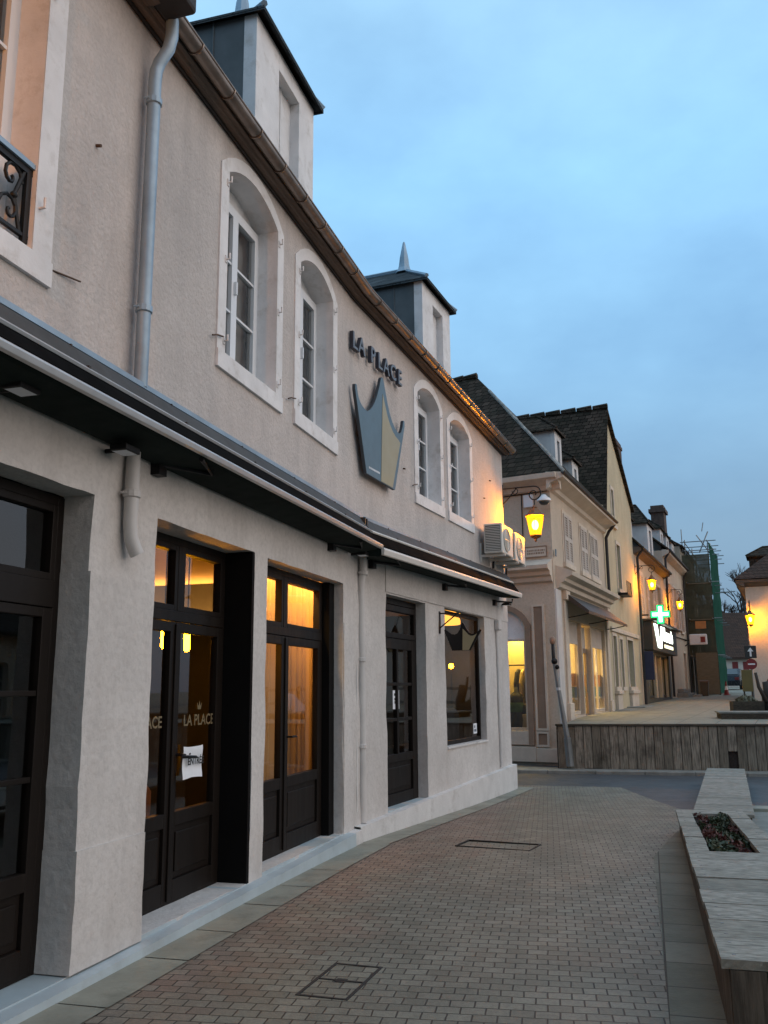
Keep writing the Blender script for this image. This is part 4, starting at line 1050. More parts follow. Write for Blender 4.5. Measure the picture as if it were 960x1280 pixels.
# ------------------------------------------------------------------ the buildings along the raised street
def shutters(parent, F, s0, s1, z0, z1, mat, d=.0, leaves=2, slats=16, open_=False):
    """closed louvred shutters, each leaf a part"""
    w = (s1-s0)/leaves
    for k in range(leaves):
        a, b = s0+k*w+.008, s0+(k+1)*w-.008
        mb = MB(); frame_rects(mb, F, a, b, z0, z1, .07, d, d+.045); mb.box(F, a+.07, b-.07, d, d+.045, (z0+z1)/2-.05, (z0+z1)/2+.05)
        for lo, hi in ((z0+.07, (z0+z1)/2-.05), ((z0+z1)/2+.05, z1-.07)):
            for i in range(slats//2):
                z = lo+(hi-lo)*(i+.5)/(slats//2); h = (hi-lo)/(slats//2)*.42
                mb.hexa([F.pt(a+.07, d+.036, z-h), F.pt(b-.07, d+.036, z-h), F.pt(b-.07, d+.030, z-h), F.pt(a+.07, d+.030, z-h),
                         F.pt(a+.07, d+.012, z+h), F.pt(b-.07, d+.012, z+h), F.pt(b-.07, d+.006, z+h), F.pt(a+.07, d+.006, z+h)])
        mb.mi = 0
        mb.build('shutter', mat, parent)
def stone_frame(mb, F, a, b, c, e, w, d, sill=True):
    mb.box(F, a-w, a, -.01, d, c, e+w); mb.box(F, b, b+w, -.01, d, c, e+w); mb.box(F, a, b, -.01, d, e, e+w)
    if sill: mb.box(F, a-w-.04, b+w+.04, -.01, d+.06, c-.12, c)
def window(parent, F, a, b, c, e, rows, fm, gm, stone=None, dep=.15, cols=2):
    if stone:
        mb = MB(); stone_frame(mb, F, a, b, c, e, .11, .025); mb.build('window_surround', stone, parent)
    return casement(parent, F, a+.003, b-.003, c+.003, e-.003, -dep, rows, fm, gm, None, leaves=cols, fw=.05, lw=.05)
def roof_slab(mb, pts, t=.10):
    n = len(pts); up = Vector((0, 0, t))
    P = [Vector(p) for p in pts]
    mb.add(P+[p-up for p in P], [tuple(range(n)), tuple(range(2*n-1, n-1, -1))]+[(i, n+i, n+(i+1) % n, (i+1) % n) for i in range(n)])
def shop_room(parent, F, s0, s1, d0, d1, z0, z1, mw, mc, mf):
    mb = MB(); P = F.pt
    mb.quad(P(s0, d1, z0), P(s1, d1, z0), P(s1, d1, z1), P(s0, d1, z1)); mb.quad(P(s0, d0, z0), P(s0, d1, z0), P(s0, d1, z1), P(s0, d0, z1)); mb.quad(P(s1, d1, z0), P(s1, d0, z0), P(s1, d0, z1), P(s1, d1, z1))
    mb.mi = 1; mb.quad(P(s0, d0, z1), P(s0, d1, z1), P(s1, d1, z1), P(s1, d0, z1))
    mb.mi = 2; mb.quad(P(s0, d1, z0), P(s0, d0, z0), P(s1, d0, z0), P(s1, d1, z0))
    mb.build('interior_room', [mw, mc, mf], parent)
M['shop_wall'] = pmat('cream_shop_wall', (.55, .45, .28), .8, var=.1)
M['shop_floor'] = pmat('shop_floor', (.25, .2, .14), .5, var=.2)

# ---- corner shop
cs = thing('corner_shop', 'pinkish corner shop with arched side window, closed louvred shutters and dark hipped roof', 'building', FC.mat(0, 0, 0))
mb = MB()
wall(mb, FC, 0, 7.0, -.2, 6.8, [(1.43, 2.87, .93, 3.35, 0, .16), (2.98, 4.15, .78, 3.35, 0, .22), (4.35, 6.3, .93, 3.35, 0, .16)], cell=2)
wall(mb, FD, -2, 3, -.2, 6.8, [(1.08, 2.19, .62, 3.1, .42, .18)], cell=2)
mb.quad(FC.pt(7, 0, 0), FC.pt(7, -8, 0), FC.pt(7, -8, 6.8), FC.pt(7, 0, 6.8))
mb.build('wall', M['stucco_pink'], cs)
mb = MB()      # cornices
prof = [(0, 4.02), (.10, 4.06), (.12, 4.16), (.22, 4.20), (.24, 4.28), (.40, 4.34), (.42, 4.43), (.36, 4.46), (0, 4.60)]
mb.sweep(FC, prof[::-1], .25, 7.0)
mb.sweep(FD, [(d*.85, z+.13) for d, z in prof][::-1], -2, 2.98)
mb.build('shop_cornice', M['stone_trim'], cs)
mb = MB()
ev = [(0, 6.42), (.08, 6.46), (.10, 6.56), (.30, 6.64), (.42, 6.68), (.44, 6.80), (0, 6.84)]
mb.sweep(FC, ev[::-1], -.35, 7.05); mb.sweep(FD, ev[::-1], -2.2, 3.3)
mb.build('eaves_cornice', M['stone_trim'], cs)
mb = MB()
mb.sweep(FC, [(.44+.055*math.cos(t), 6.79+.055*math.sin(t)) for t in [PI+PI*i/6 for i in range(7)]], -.4, 7.1)
mb.tube([FC.pt(6.95, .40, 6.72), FC.pt(7.0, .2, 6.5), FC.pt(7.02, .09, 6.3), FC.pt(7.02, .09, 4.6)], .05, 8)
mb.build('gutter', M['soffit_dark'], cs)
mb = MB()
mb.box(FC, .02, .52, -.01, .045, .0, 4.0); mb.box(FC, .02, .56, -.01, .07, .0, .55)
mb.build('corner_pilaster', M['pipe_paint'], cs, bevel=.01)
mb = MB()
for a in (.86, 6.5):
    mb = MB(); mb.box(FC, a, a+.36, -.01, .05, .75, 4.03); mb.box(FC, a-.04, a+.40, -.01, .09, .75, 1.25); mb.box(FC, a-.03, a+.39, -.01, .12, 3.8, 4.03)
    mb.build('pilaster', M['stone_trim'], cs, bevel=.015)
# awning of the shop, folded
mb = MB(); mb.sweep(FC, [(.10, 3.95), (.5, 3.62), (.62, 3.52), (.62, 3.44), (.5, 3.52), (.10, 3.80)][::-1], 1.0, 6.8); aw = mb.build('shop_awning', M['awn_case'], cs)
mb = MB()
for s in (1.3, 3.9, 6.6): mb.tube([FC.pt(s, .02, 3.38), FC.pt(s-.15, .3, 3.40), FC.pt(s, .58, 3.47)], .014, 6)
mb.build('awning_arm', M['iron'], aw)
# arched side window
mb = MB(); surround(mb, FD, 1.0, 2.22, .30, 3.12, .42, .14, .0, .05, .02); mb.build('arch_moulding', M['trim_brown'], cs, bevel=.01)
mb = MB(); surround(mb, FD, 1.08, 2.19, .60, 3.1, .42, .07, .0, .025, .3); mb.build('arch_moulding', M['stone_trim'], cs)
for z0, z1 in ((.68, 3.58), (.30, .56)):
    mb = MB(); mb.box(FD, 2.46, 2.68, -.01, .02, z0, z1); pp = mb.build('brown_panel', M['trim_brown'], cs)
    mb = MB(); frame_rects(mb, FD, 2.41, 2.73, z0-.05, z1+.05, .05, -.01, .045); mb.build('moulding', M['stone_trim'], pp)
mb = MB(); mb.box(FD, .9, 2.4, -.01, .09, -.1, .25); mb.box(FD, 2.36, 2.98, -.01, .07, -.1, .22); mb.build('base_course', M['stone_trim'], cs, bevel=.01)
mb = MB(); mb.box(FD, 1.09, 2.18, -.15, -.10, 2.82, 3.5); mb.build('arch_panel', M['paint_white'], cs)
casement(cs, FD, 1.085, 2.185, .63, 2.82, -.10, 1, M['stone_trim'], M['glass'], None, leaves=1, fw=.04, lw=.02, name='shop_window')
# street side shop windows and door
casement(cs, FC, 1.435, 2.865, .94, 3.34, -.10, 1, M['stone_trim'], M['glass'], None, leaves=1, fw=.06, lw=.03, name='shop_window')
casement(cs, FC, 4.355, 6.295, .94, 3.34, -.10, 1, M['stone_trim'], M['glass'], None, leaves=2, fw=.06, lw=.03, name='shop_window')
mb = MB()
for a, b in ((1.5, 2.8), (4.42, 6.23)): mb.box(FC, a, b, -.135, -.09, 2.76, 3.28)
mb.box(FC, 3.05, 4.08, -.21, -.15, 2.70, 3.28)
mb.build('transom_panel', M['shutter'], cs)
dd = casement(cs, FC, 2.99, 4.14, .79, 2.70, -.14, 1, M['trim_brown'], M['glass'], None, leaves=2, fw=.06, lw=.07, name='shop_door')
mb = MB(); mb.tube([FC.pt(3.62, -.10, 1.5), FC.pt(3.62, -.05, 1.5), FC.pt(3.62, -.05, 2.0), FC.pt(3.62, -.10, 2.0)], .015, 6); mb.build('handle', M['steel'], dd)
for a, b in ((1.25, 2.2), (3.3, 4.2), (4.62, 5.75)):
    mb = MB(); stone_frame(mb, FC, a, b, 4.80, 6.08, .09, .02); mb.build('window_surround', M['stone_trim'], cs)
    shutters(cs, FC, a, b, 4.80, 6.08, M['shutter'], .005)
def inw(k, w, z):
    p = Vector(C0)+FC.u*k-FC.n*w; return Vector((p.x, p.y, z))
E0 = FC.pt(-.25, .46, 6.82); E0.x = FC.pt(-.3, .46, 0).x
E1 = FD.pt(-6, .46, 6.82); E2 = FC.pt(7.05, .46, 6.82)
R0 = inw(2.2, 2.5, 10.5); R1 = R0-Vector((FD.u.x, FD.u.y, 0))*6; R2 = R0+Vector((FC.u.x, FC.u.y, 0))*4.85
mb = MB()
roof_slab(mb, [E1, E0, R0, R1], .06); roof_slab(mb, [E0, E2, R2, R0], .06)
mb.quad(R2, E2, inw(7.05, 8, 6.8), inw(7.05, 4, 10.5)); mb.quad(R1, R0, R2, inw(7, 7.5, 6.9))
rf = mb.build('roof', M['tile'], cs)
mb = MB(); mb.tube([E0.lerp(R0, i/12)+Vector((0, 0, random.uniform(.0, .03))) for i in range(11)], .045, 6); mb.build('hip_strip', M['hip_mortar'], rf)
mb = MB()
for i in range(14): mb.tube([R0.lerp(R1, i/14)+Vector((0, 0, .04)), R0.lerp(R1, (i+.92)/14)+Vector((0, 0, .04))], [.10, .07], 6)
mb.build('ridge_tile', M['tile'], rf)
dormer(FC, 2.6, 3.4, 8.75, -.40, .14, False, 6.8, 2.2, cs, 'pipe_paint', 'pipe_paint', 'tile', 'glass_far', .7)
dormer(FC, 4.75, 5.6, 8.4, -.40, .14, False, 6.8, 2.2, cs, 'pipe_paint', 'pipe_paint', 'tile', 'glass_far', .6)
mb = MB(); mb.box(Fr(inw(3.6, 3.1, 0)[:2], 24), 0, .5, 0, .35, 9.4, 10.75); mb.build('chimney', M['chimney'], cs)
shop_room(cs, FC, 1.2, 6.6, -.24, -3.0, .8, 3.45, M['shop_wall'], M['room_ceil'], M['shop_floor'])
shop_room(cs, FD, .7, 2.35, -.2, -1.9, .1, 3.3, M['shop_wall'], M['room_ceil'], M['shop_floor'])
# goods in the arched window
t = thing('clothes_rail', 'dark rail of jackets hanging in the yellow lit arched shop window', 'clothes rail', FD.mat(1.7, -.7, .15))
mb = MB(); mb.tube([FD.pt(1.0, -.7, 2.2), FD.pt(2.25, -.7, 2.2)], .02, 6); mb.tube([FD.pt(1.15, -.7, .15), FD.pt(1.15, -.7, 2.2)], .02, 6); mb.tube([FD.pt(2.22, -.7, .15), FD.pt(2.22, -.7, 2.2)], .02, 6); mb.build('rail', M['iron'], t)
for i, (s, m, zb) in enumerate([(1.72, 'cloth_dark', 1.0), (1.86, 'cloth_pale', 1.25), (2.0, 'cloth_dark', 1.15), (2.12, 'cloth_dark', .9)]):
    mb = MB(); F2 = Fr(FD.pt(s, -.7, 0)[:2], 30)
    mb.prism(F2, [(-.20, zb), (.20, zb), (.17, 1.6), (.27, 1.45), (.30, 1.75), (.18, 2.02), (.04, 2.1), (-.04, 2.1), (-.18, 2.02), (-.30, 1.75), (-.27, 1.45), (-.17, 1.6)], -.035, .035); mb.build('jacket', M[m], t, bevel=.03)
t = thing('display_figure', 'dressed shop dummy standing low in the arched window', 'mannequin', FD.mat(1.75, -.42, .15))
mb = MB(); mb.lathe(FD.pt(1.75, -.42, .7), [(.02, -.5), (.13, -.45), (.16, -.1), (.20, .15), (.15, .45), (.19, .7), (.12, .8), (.05, .84), (.05, .95)], 12); mb.build('torso', M['cloth_dark'], t, smooth=True)
mb = MB(); mb.lathe(FD.pt(1.75, -.42, 1.1), [(.17, -.05), (.19, .1), (.16, .22)], 12); mb.build('scarf', M['cloth_green'], t, smooth=True)
t = thing('display_table', 'pale draped table with folded clothes in the arched window', 'table', FD.mat(2.0, -.5, .15))
mb = MB(); mb.box(FD, 1.85, 2.2, -.7, -.35, .65, 1.0); mb.build('cloth', M['cloth_pale'], t, bevel=.03)
mb = MB(); mb.box(FD, 1.9, 2.15, -.6, -.4, 1.0, 1.22); mb.build('folded_clothes', M['cloth_dark'], t, bevel=.03)
for z, s in ((2.95, 1.6),):
    t = thing('shop_spot', 'lit spot lamp at the top of the arched shop window', 'lamp', FD.mat(s, -.8, z))
    mb = MB(); mb.ball(FD.pt(s, -.8, z), .06, 8); mb.build('lit_globe', M['spot_yellow'], t)
    mb = MB(); mb.lathe(FD.pt(s, -.8, z+.06), [(.04, 0), (.05, .06), (.03, .25)], 10); mb.build('socket', M['iron'], t)
t = thing('assumed_ceiling_panel', 'assumed bright ceiling panel of the corner shop', 'ceiling light', FD.mat(1.5, -1.2, 3.28))  # unseen panel assumed, to fill the arched window with yellow light
mb = MB(); mb.quad(FD.pt(.9, -1.6, 3.27), FD.pt(2.2, -1.6, 3.27), FD.pt(2.2, -.5, 3.27), FD.pt(.9, -.5, 3.27)); mb.build('diffuser', emat('panel_glow', (1, .66, .12), 30), t)
g0 = thing('globe_lamp', 'upper white globe lamp in the street side shop window', 'lamp', FC.mat(5.1, -.28, 2.55), 'globe lamps in the corner shop window')
mb = MB(); mb.ball(FC.pt(5.1, -.28, 2.55), .09, 8); mb.build('lit_globe', M['bulb_soft'], g0, smooth=True)
mb = MB(); mb.tube([FC.pt(5.1, -.28, 2.63), FC.pt(5.1, -.28, 3.4)], .01, 5); mb.build('cord', M['iron'], g0)
c = copy_tree(g0, None, FC.mat(5.15, -.28, 2.12)); c['label'] = 'lower white globe lamp in the street side shop window'
c = copy_tree(g0, None, FC.mat(2.5, -.35, 2.1)); c['label'] = 'faint globe lamp in the narrow shop window nearest the corner'
t = thing('assumed_ceiling_panel', 'assumed warm ceiling panel over the street side shop windows', 'ceiling light', FC.mat(4, -1.5, 3.43))  # assumed panel, lights the room behind the street side windows
mb = MB(); mb.quad(FC.pt(1.6, -2.4, 3.42), FC.pt(6.2, -2.4, 3.42), FC.pt(6.2, -.9, 3.42), FC.pt(1.6, -.9, 3.42)); mb.build('diffuser', emat('panel_glow_soft', (1, .70, .26), 13), t)
for s, lab in ((2.55, 'nearest the corner'), (6.0, 'beyond the shop door')):
    b = thing('display_box', 'orange and blue boxes on a white shelf in the shop window '+lab, 'boxes', FC.mat(s, -.4, 1.4), 'boxes on the shop window shelves')
    mb = MB(); mb.box(FC, s-.12, s+.25, -.75, -.15, 1.32, 1.36); mb.box(FC, s+.2, s+.25, -.75, -.15, .95, 1.32); mb.build('shelf', M['paint_white'], b)
    mb = MB(); mb.box(FC, s, s+.2, -.62, -.16, 1.66, 2.0); mb.build('orange_carton', M['orange_box'], b)
    mb = MB(); mb.box(FC, s-.05, s+.22, -.66, -.16, 1.365, 1.655); mb.build('blue_carton', M['blue_box'], b)
# plates, box and camera on the corner
t = thing('street_name_plate', 'faded brown framed street name plate under the first lantern', 'sign', FD.mat(2.6, 0, 4.78))
mb = MB(); mb.box(FD, 2.30, 2.86, .0, .02, 4.80, 5.06); mb.build('plate', M['stone_trim'], t)
mb = MB(); frame_rects(mb, FD, 2.29, 2.87, 4.79, 5.07, .025, .0, .03)
for z in (4.965, 4.895):
    x = 2.36
    while x < 2.8: w = random.uniform(.02, .05); mb.box(FD, x, min(x+w, 2.81), .02, .024, z-.022, z+.022); x += w+.016
mb.build('frame', M['trim_brown'], t)
solo((lambda m: (m.box(FC, .08, .2, .045, .06, 4.80, 4.98), m)[1])(MB()), 'number_plate', M['sign_blue'], FC.mat(.14, .05, 4.8), 'small blue house number plate beside the street name plate', 'sign', bevel=.004)
t = thing('electric_box', 'pale grey electrical box high on the corner shop wall under the eaves', 'electrical box', FD.mat(2.5, 0, 6.1))
mb = MB(); mb.box(FD, 2.33, 2.58, .0, .09, 6.06, 6.38); mb.build('casing', M['pvc'], t, bevel=.012)
mb = MB(); mb.tube([FD.pt(2.26, .02, 6.42), FD.pt(2.26, .02, 4.8)], .014, 5); mb.tube([FD.pt(.9, .03, 6.39), FD.pt(2.95, .03, 6.43)], .014, 5); mb.build('cable', M['iron'], t)
t = thing('security_camera', 'white dome security camera hanging at the corner eaves of the shop', 'camera', FD.mat(2.95, .2, 6.1))
cc = FD.pt(2.95, .30, 6.12)
mb = MB(); mb.lathe(cc, [(.05, .16), (.08, .12), (.17, .05), (.18, .0), (.14, -.01)][::-1], 14); mb.tube([FD.pt(2.9, 0, 6.3), cc+Vector((0, 0, .15))], .025, 6); mb.build('housing', M['pvc'], t, smooth='auto')
mb = MB(); mb.lathe(cc, [(.02, -.10), (.08, -.085), (.12, -.04), (.13, -.01)], 14); mb.build('dome', M['glass_far'], t, smooth=True)

# ---- gable house
gh = thing('gable_house', 'tall ochre house with steep gable towards the street and brick chimney', 'building', FC.mat(7.3, 0, .6))
holes = [(8.85, 9.3, 7.0, 8.3, 0, .15), (9.3, 10.0, 4.9, 6.45, 0, .15), (7.65, 8.25, 1.65, 3.25, 0, .16), (8.9, 9.4, 1.65, 3.2, 0, .16), (10.4, 11.6, 1.65, 3.25, 0, .16)]
mb = MB()
wall(mb, FC, 7.05, 13.1, .4, 4.2, [h for h in holes if h[2] < 3], cell=3)
wall(mb, FC, 7.05, 13.1, 4.2, 7.4, [holes[1]], cell=3); 
wall(mb, FC, 8.57, 10.0, 7.4, 8.9, [(8.85, 9.3, 7.4, 8.3, 0, .15)], cell=3)
q = lambda *pts: mb.add([FC.pt(s, 0, z) for s, z in pts], [tuple(range(len(pts)))])
q((7.35, 7.4), (8.57, 7.4), (8.57, 11.0)); q((10.0, 7.4), (13.1, 7.4), (13.1, 8.40), (10.0, 10.18)); q((8.57, 8.9), (10.0, 8.9), (10.0, 10.2), (8.57, 11.0))
q((7.05, 7.4), (7.35, 7.4), (7.35, 7.41))
mb.build('wall', M['stucco_yellow'], gh)
for h in holes[1:]: window(gh, FC, h[0], h[1], h[2], h[3], 2, M['stone_trim'], M['glass_far'], M['stone_trim'])
window(gh, FC, 8.86, 9.29, 7.05, 8.29, 2, M['stone_trim'], M['glass_far'], M['stone_trim'])
mb = MB()
for a, b in ((7.55, 8.35), (10.3, 11.7)): mb.box(FC, a, b, .0, .10, .7, 1.5); mb.box(FC, a-.05, b+.05, .0, .15, 1.42, 1.53)
mb.box(FC, 7.3, 12.9, 0, .07, 3.38, 3.52)
mb.build('stone_base', M['stone_trim'], gh, bevel=.012)
mb = MB(); mb.box(FC, 9.2, 10.2, .0, .32, 4.68, 4.76); 
for s in (9.25, 9.5, 9.75, 10.0, 10.15): mb.tube([FC.pt(s, .3, 4.76), FC.pt(s, .3, 5.15)], .012, 5)
mb.tube([FC.pt(9.22, .3, 5.15), FC.pt(10.18, .3, 5.15)], .015, 5); mb.build('balcony_rail', M['iron'], gh)
def along(s, d, z): return FC.pt(s, d, z)
mb = MB()
roof_slab(mb, [along(8.57, .12, 11.08), along(7.15, .12, 6.9), along(7.15, -9, 6.9), along(8.57, -9, 11.08)], .12)
roof_slab(mb, [along(13.3, .12, 8.35), along(8.57, .12, 11.08), along(8.57, -9, 11.08), along(13.3, -9, 8.35)], .12)
rf = mb.build('roof', M['tile'], gh)
mb = MB()
for i in range(16): mb.tube([along(8.57, .12-.55*i, 11.12), along(8.57, .12-.55*(i+.92), 11.12)], [.11, .075], 6)
mb.build('ridge_tile', M['tile'], rf)
mb = MB(); mb.box(FC, 10.3, 12.0, -.75, -.03, 8.6, 10.6); mb.box(FC, 10.24, 12.06, -.8, -.0, 10.38, 10.5); mb.build('chimney', M['chimney'], gh)
mb = MB(); mb.box(FC, 7.2, 8.6, -.02, .5, .5, .95); mb.box(FC, 9.6, 11.8, -.02, .6, .6, 1.0); mb.build('doorstep', M['concrete'], gh, bevel=.03)

# ---- pharmacy house
ph = thing('pharmacy_house', 'yellowish house with dark pharmacy shopfront under a long sign and dormers', 'building', FC.mat(13.1, 0, .9))
holes = [(14.5, 17.3, 1.2, 2.95, 0, .2), (17.7, 19.0, 1.05, 2.95, 0, .25), (19.3, 21.2, 1.2, 2.95, 0, .2), (14.0, 15.1, 4.3, 6.0, 0, .12), (16.6, 17.7, 4.3, 6.0, 0, .12), (19.2, 20.3, 4.3, 6.0, 0, .12)]
mb = MB(); wall(mb, FC, 13.1, 22.2, .6, 6.85, holes, cell=3); mb.build('wall', M['stucco_beige'], ph)
mb = MB(); mb.box(FC, 13.85, 14.5, -.01, .08, .9, 3.0); mb.box(FC, 21.2, 21.75, -.01, .08, .9, 3.0); mb.box(FC, 14.5, 21.2, -.2, .06, .85, 1.2); mb.build('shopfront', M['green_shop'], ph)
casement(ph, FC, 14.5, 17.3, 1.2, 2.95, -.12, 1, M['green_shop'], M['glass'], None, leaves=2, name='shop_window')
casement(ph, FC, 17.7, 19.0, 1.06, 2.95, -.16, 1, M['green_shop'], M['glass'], None, leaves=2, name='shop_door')
casement(ph, FC, 19.3, 21.2, 1.2, 2.95, -.12, 1, M['green_shop'], M['glass'], None, leaves=2, name='shop_window')
shop_room(ph, FC, 13.9, 21.7, -.26, -4, .95, 3.05, M['shop_wall'], M['room_ceil'], M['shop_floor'])
window(ph, FC, 16.6, 17.7, 4.3, 6.0, 3, M['stone_trim'], M['glass_far']); window(ph, FC, 19.2, 20.3, 4.3, 6.0, 3, M['stone_trim'], M['glass_far'])
for a in (14.0, 16.6, 19.2):
    mb = MB(); stone_frame(mb, FC, a, a+1.1, 4.3, 6.0, .12, .03); mb.build('window_surround', M['stone_trim'], ph)
shutters(ph, FC, 14.0, 15.1, 4.3, 6.0, M['shutter'], -.02)
for a in (15.95, 17.75, 18.55, 20.35): shutters(ph, FC, a, a+.58, 4.25, 6.05, M['shutter'], .01, 1)
ev2 = [(0, 6.62), (.1, 6.66), (.28, 6.74), (.32, 6.86), (0, 6.9)]
mb = MB(); mb.sweep(FC, ev2[::-1], 13.15, 22.2); mb.build('eaves_cornice', M['soffit'], ph)
mb = MB(); mb.tube([FC.pt(13.2, .34, 6.85), FC.pt(22.2, .34, 6.85)], .06, 6)
mb.tube([FC.pt(13.35, .34, 6.8), FC.pt(13.3, .12, 6.5), FC.pt(13.3, .1, 1.0)], .05, 6); mb.build('gutter', M['soffit_dark'], ph)
mb = MB(); roof_slab(mb, [along(13.1, .36, 6.9), along(22.2, .36, 6.9), along(22.2, -3.8, 11.2), along(13.1, -3.8, 11.2)]); mb.quad(along(13.1, -3.8, 11.1), along(22.2, -3.8, 11.1), along(22.2, -8, 6.9), along(13.1, -8, 6.9))
mb.build('roof', M['tile'], ph)
dormer(FC, 13.5, 14.6, 8.15, -.2, .14, False, 6.8, 2.0, ph, 'pipe_paint', 'pipe_paint', 'tile', 'glass_far', .5)
dormer(FC, 18.7, 20.3, 8.75, -.15, .18, False, 6.8, 2.4, ph, 'pipe_paint', 'pipe_paint', 'tile', 'glass_far', .62)
t = thing('pharmacy_sign', 'long dark sign box with lit white lettering above the pharmacy front', 'sign', FC.mat(14, 0, 3.0))
mb = MB(); mb.box(FC, 13.9, 21.8, .0, .42, 3.02, 4.12); mb.box(FC, 13.8, 21.95, .0, .6, 4.12, 4.2); mb.build('sign_box', M['green_shop'], t, bevel=.02)
mb = MB(); mb.hexa([FC.pt(15.2, .44, 3.15), FC.pt(15.9, .44, 3.15), FC.pt(15.9, .425, 3.15), FC.pt(15.2, .425, 3.15), FC.pt(14.3, .44, 4.05), FC.pt(15.3, .44, 4.05), FC.pt(15.3, .425, 4.05), FC.pt(14.3, .425, 4.05)])
mb.hexa([FC.pt(15.95, .44, 3.15), FC.pt(16.3, .44, 3.15), FC.pt(16.3, .425, 3.15), FC.pt(15.95, .425, 3.15), FC.pt(16.3, .44, 4.05), FC.pt(16.75, .44, 4.05), FC.pt(16.75, .425, 4.05), FC.pt(16.3, .425, 4.05)])
mb.build('lit_mark', M['white_led'], t)
mb = MB(); text_mb(mb, FC, 'Pharmacie', .74, 18.6, .43, 3.52, depth=.02, offset=.03); mb.build('lit_lettering', M['white_led'], t)
mb = MB(); x = 17.2
while x < 20: w = random.uniform(.08, .2); mb.box(FC, x, x+w, .425, .435, 3.22, 3.36); x += w+.07
mb.build('small_lettering', emat('soft_sign_light', (1, .95, .6), 1.6), t)
t = thing('pharmacy_cross', 'bright green lit pharmacy cross standing out from the wall', 'sign', FC.mat(13.9, .7, 4.3))
FP = Fr(FC.pt(13.9, .2, 0)[:2], 114)
mb = MB()
for w, d0, d1, mm in ((.0, -.08, .08, 0),):
    k = [(.40, 3.88), (.72, 3.88), (.72, 4.18), (1.02, 4.18), (1.02, 4.50), (.72, 4.50), (.72, 4.80), (.40, 4.80), (.40, 4.50), (.10, 4.50), (.10, 4.18), (.40, 4.18)]
    mb.prism(FP, [(.56+(s-.56)*.8, 4.34+(z-4.34)*.8) for s, z in k], d0, d1)
mb.build('casing', M['iron'], t)
mb = MB(); cxx, czz = .56, 4.34
mb.prism(FP, [(cxx+(s-cxx)*.76, czz+(z-czz)*.76) for s, z in k], .081, .095); mb.build('lit_rim', M['green_led'], t)
mb = MB(); mb.prism(FP, [(cxx+(s-cxx)*.64, czz+(z-czz)*.64) for s, z in [(cxx-.10, 3.88), (cxx+.10, 3.88), (cxx+.10, czz-.10), (1.02, czz-.10), (1.02, czz+.10), (cxx+.10, czz+.10), (cxx+.10, 4.80), (cxx-.10, 4.80), (cxx-.10, czz+.10), (.10, czz+.10), (.10, czz-.10), (cxx-.10, czz-.10)]], .096, .105); mb.build('lit_core', emat('mint_led', (.45, 1, .66), 4), t)
mb = MB(); mb.prism(FP, [(cxx+(s-cxx)*.76, czz+(z-czz)*.76) for s, z in k], -.10, -.081); mb.build('lit_face', M['green_led'], t)
mb = MB(); mb.tube([FC.pt(13.9, 0, 4.34), FC.pt(13.9, .32, 4.34)], .03, 6); mb.build('bracket', M['iron'], t)
for k, (s, lab) in enumerate(((15.0, 'left'), (16.4, 'middle'), (18.3, 'right'))):
    t = thing('shop_spot', ['first', 'second', 'third'][k]+' small lit spot lamp inside the pharmacy front, counted from the gable house', 'lamp', FC.mat(s, -.9, 2.85), 'spot lamps in the pharmacy')
    mb = MB(); mb.ball(FC.pt(s, -.9, 2.8), .07, 6); mb.build('lit_globe', M['spot_yellow'], t)
    mb = MB(); mb.tube([FC.pt(s, -.9, 2.86), FC.pt(s, -.9, 3.04)], .03, 6); mb.build('socket', M['iron'], t)
t = thing('display_stand', 'dark display stands inside the pharmacy window', 'display stand', FC.mat(16, -1.0, 1.0))
mb = MB()
for s in (14.8, 15.7, 16.6, 17.2, 19.7, 20.7): mb.box(FC, s, s+.45, -1.1, -.7, 1.0, random.uniform(1.9, 2.6))
mb.build('shelf', M['trim_brown'], t)
solo((lambda m: (m.prism(Fr(FC.pt(13.35, .25, 0)[:2], 114), [(-.12, 1.9), (.22, 1.9), (.22, 2.95), (-.12, 2.95)], -.03, .03), m)[1])(MB()), 'blade_sign', M['blue_shop'], FC.mat(13.35, .25, 1.9), 'narrow dark blue upright sign between gable house and pharmacy', 'sign', bevel=.01)

# ---- shuttered house
sh = thing('shuttered_house', 'pinkish house with white shutters and stone doorsteps beyond the pharmacy', 'building', FC.mat(22.2, 0, 1.1))
holes = [(23.4, 24.4, 4.5, 6.6, 0, .12), (25.6, 26.6, 4.5, 6.6, 0, .12), (28.2, 29.2, 4.5, 6.6, 0, .12), (28.4, 29.5, 1.2, 3.4, 0, .15)]
mb = MB(); wall(mb, FC, 22.2, 30.5, .8, 8.0, holes, cell=3); mb.quad(along(30.5, 0, .8), along(30.5, -7, .8), along(30.5, -7, 8), along(30.5, 0, 8)); mb.quad(along(22.2, 0, 6.8), along(22.2, 0, 8), along(22.2, -7, 8), along(22.2, -7, 6.8)); mb.build('wall', M['stucco_pink'], sh)
for h in holes: window(sh, FC, h[0], h[1], h[2], h[3], 3, M['stone_trim'], M['glass_far'], M['stone_trim'])
for a in (22.8, 24.45, 25.0, 26.65, 27.6, 29.25): shutters(sh, FC, a, a+.55, 4.5, 6.6, M['shutter'], .03, 1)
mb = MB(); mb.sweep(FC, [(0, 7.7), (.12, 7.75), (.3, 7.86), (.34, 8.0), (0, 8.05)][::-1], 22.2, 30.55); mb.build('eaves_cornice', M['stone_trim'], sh)
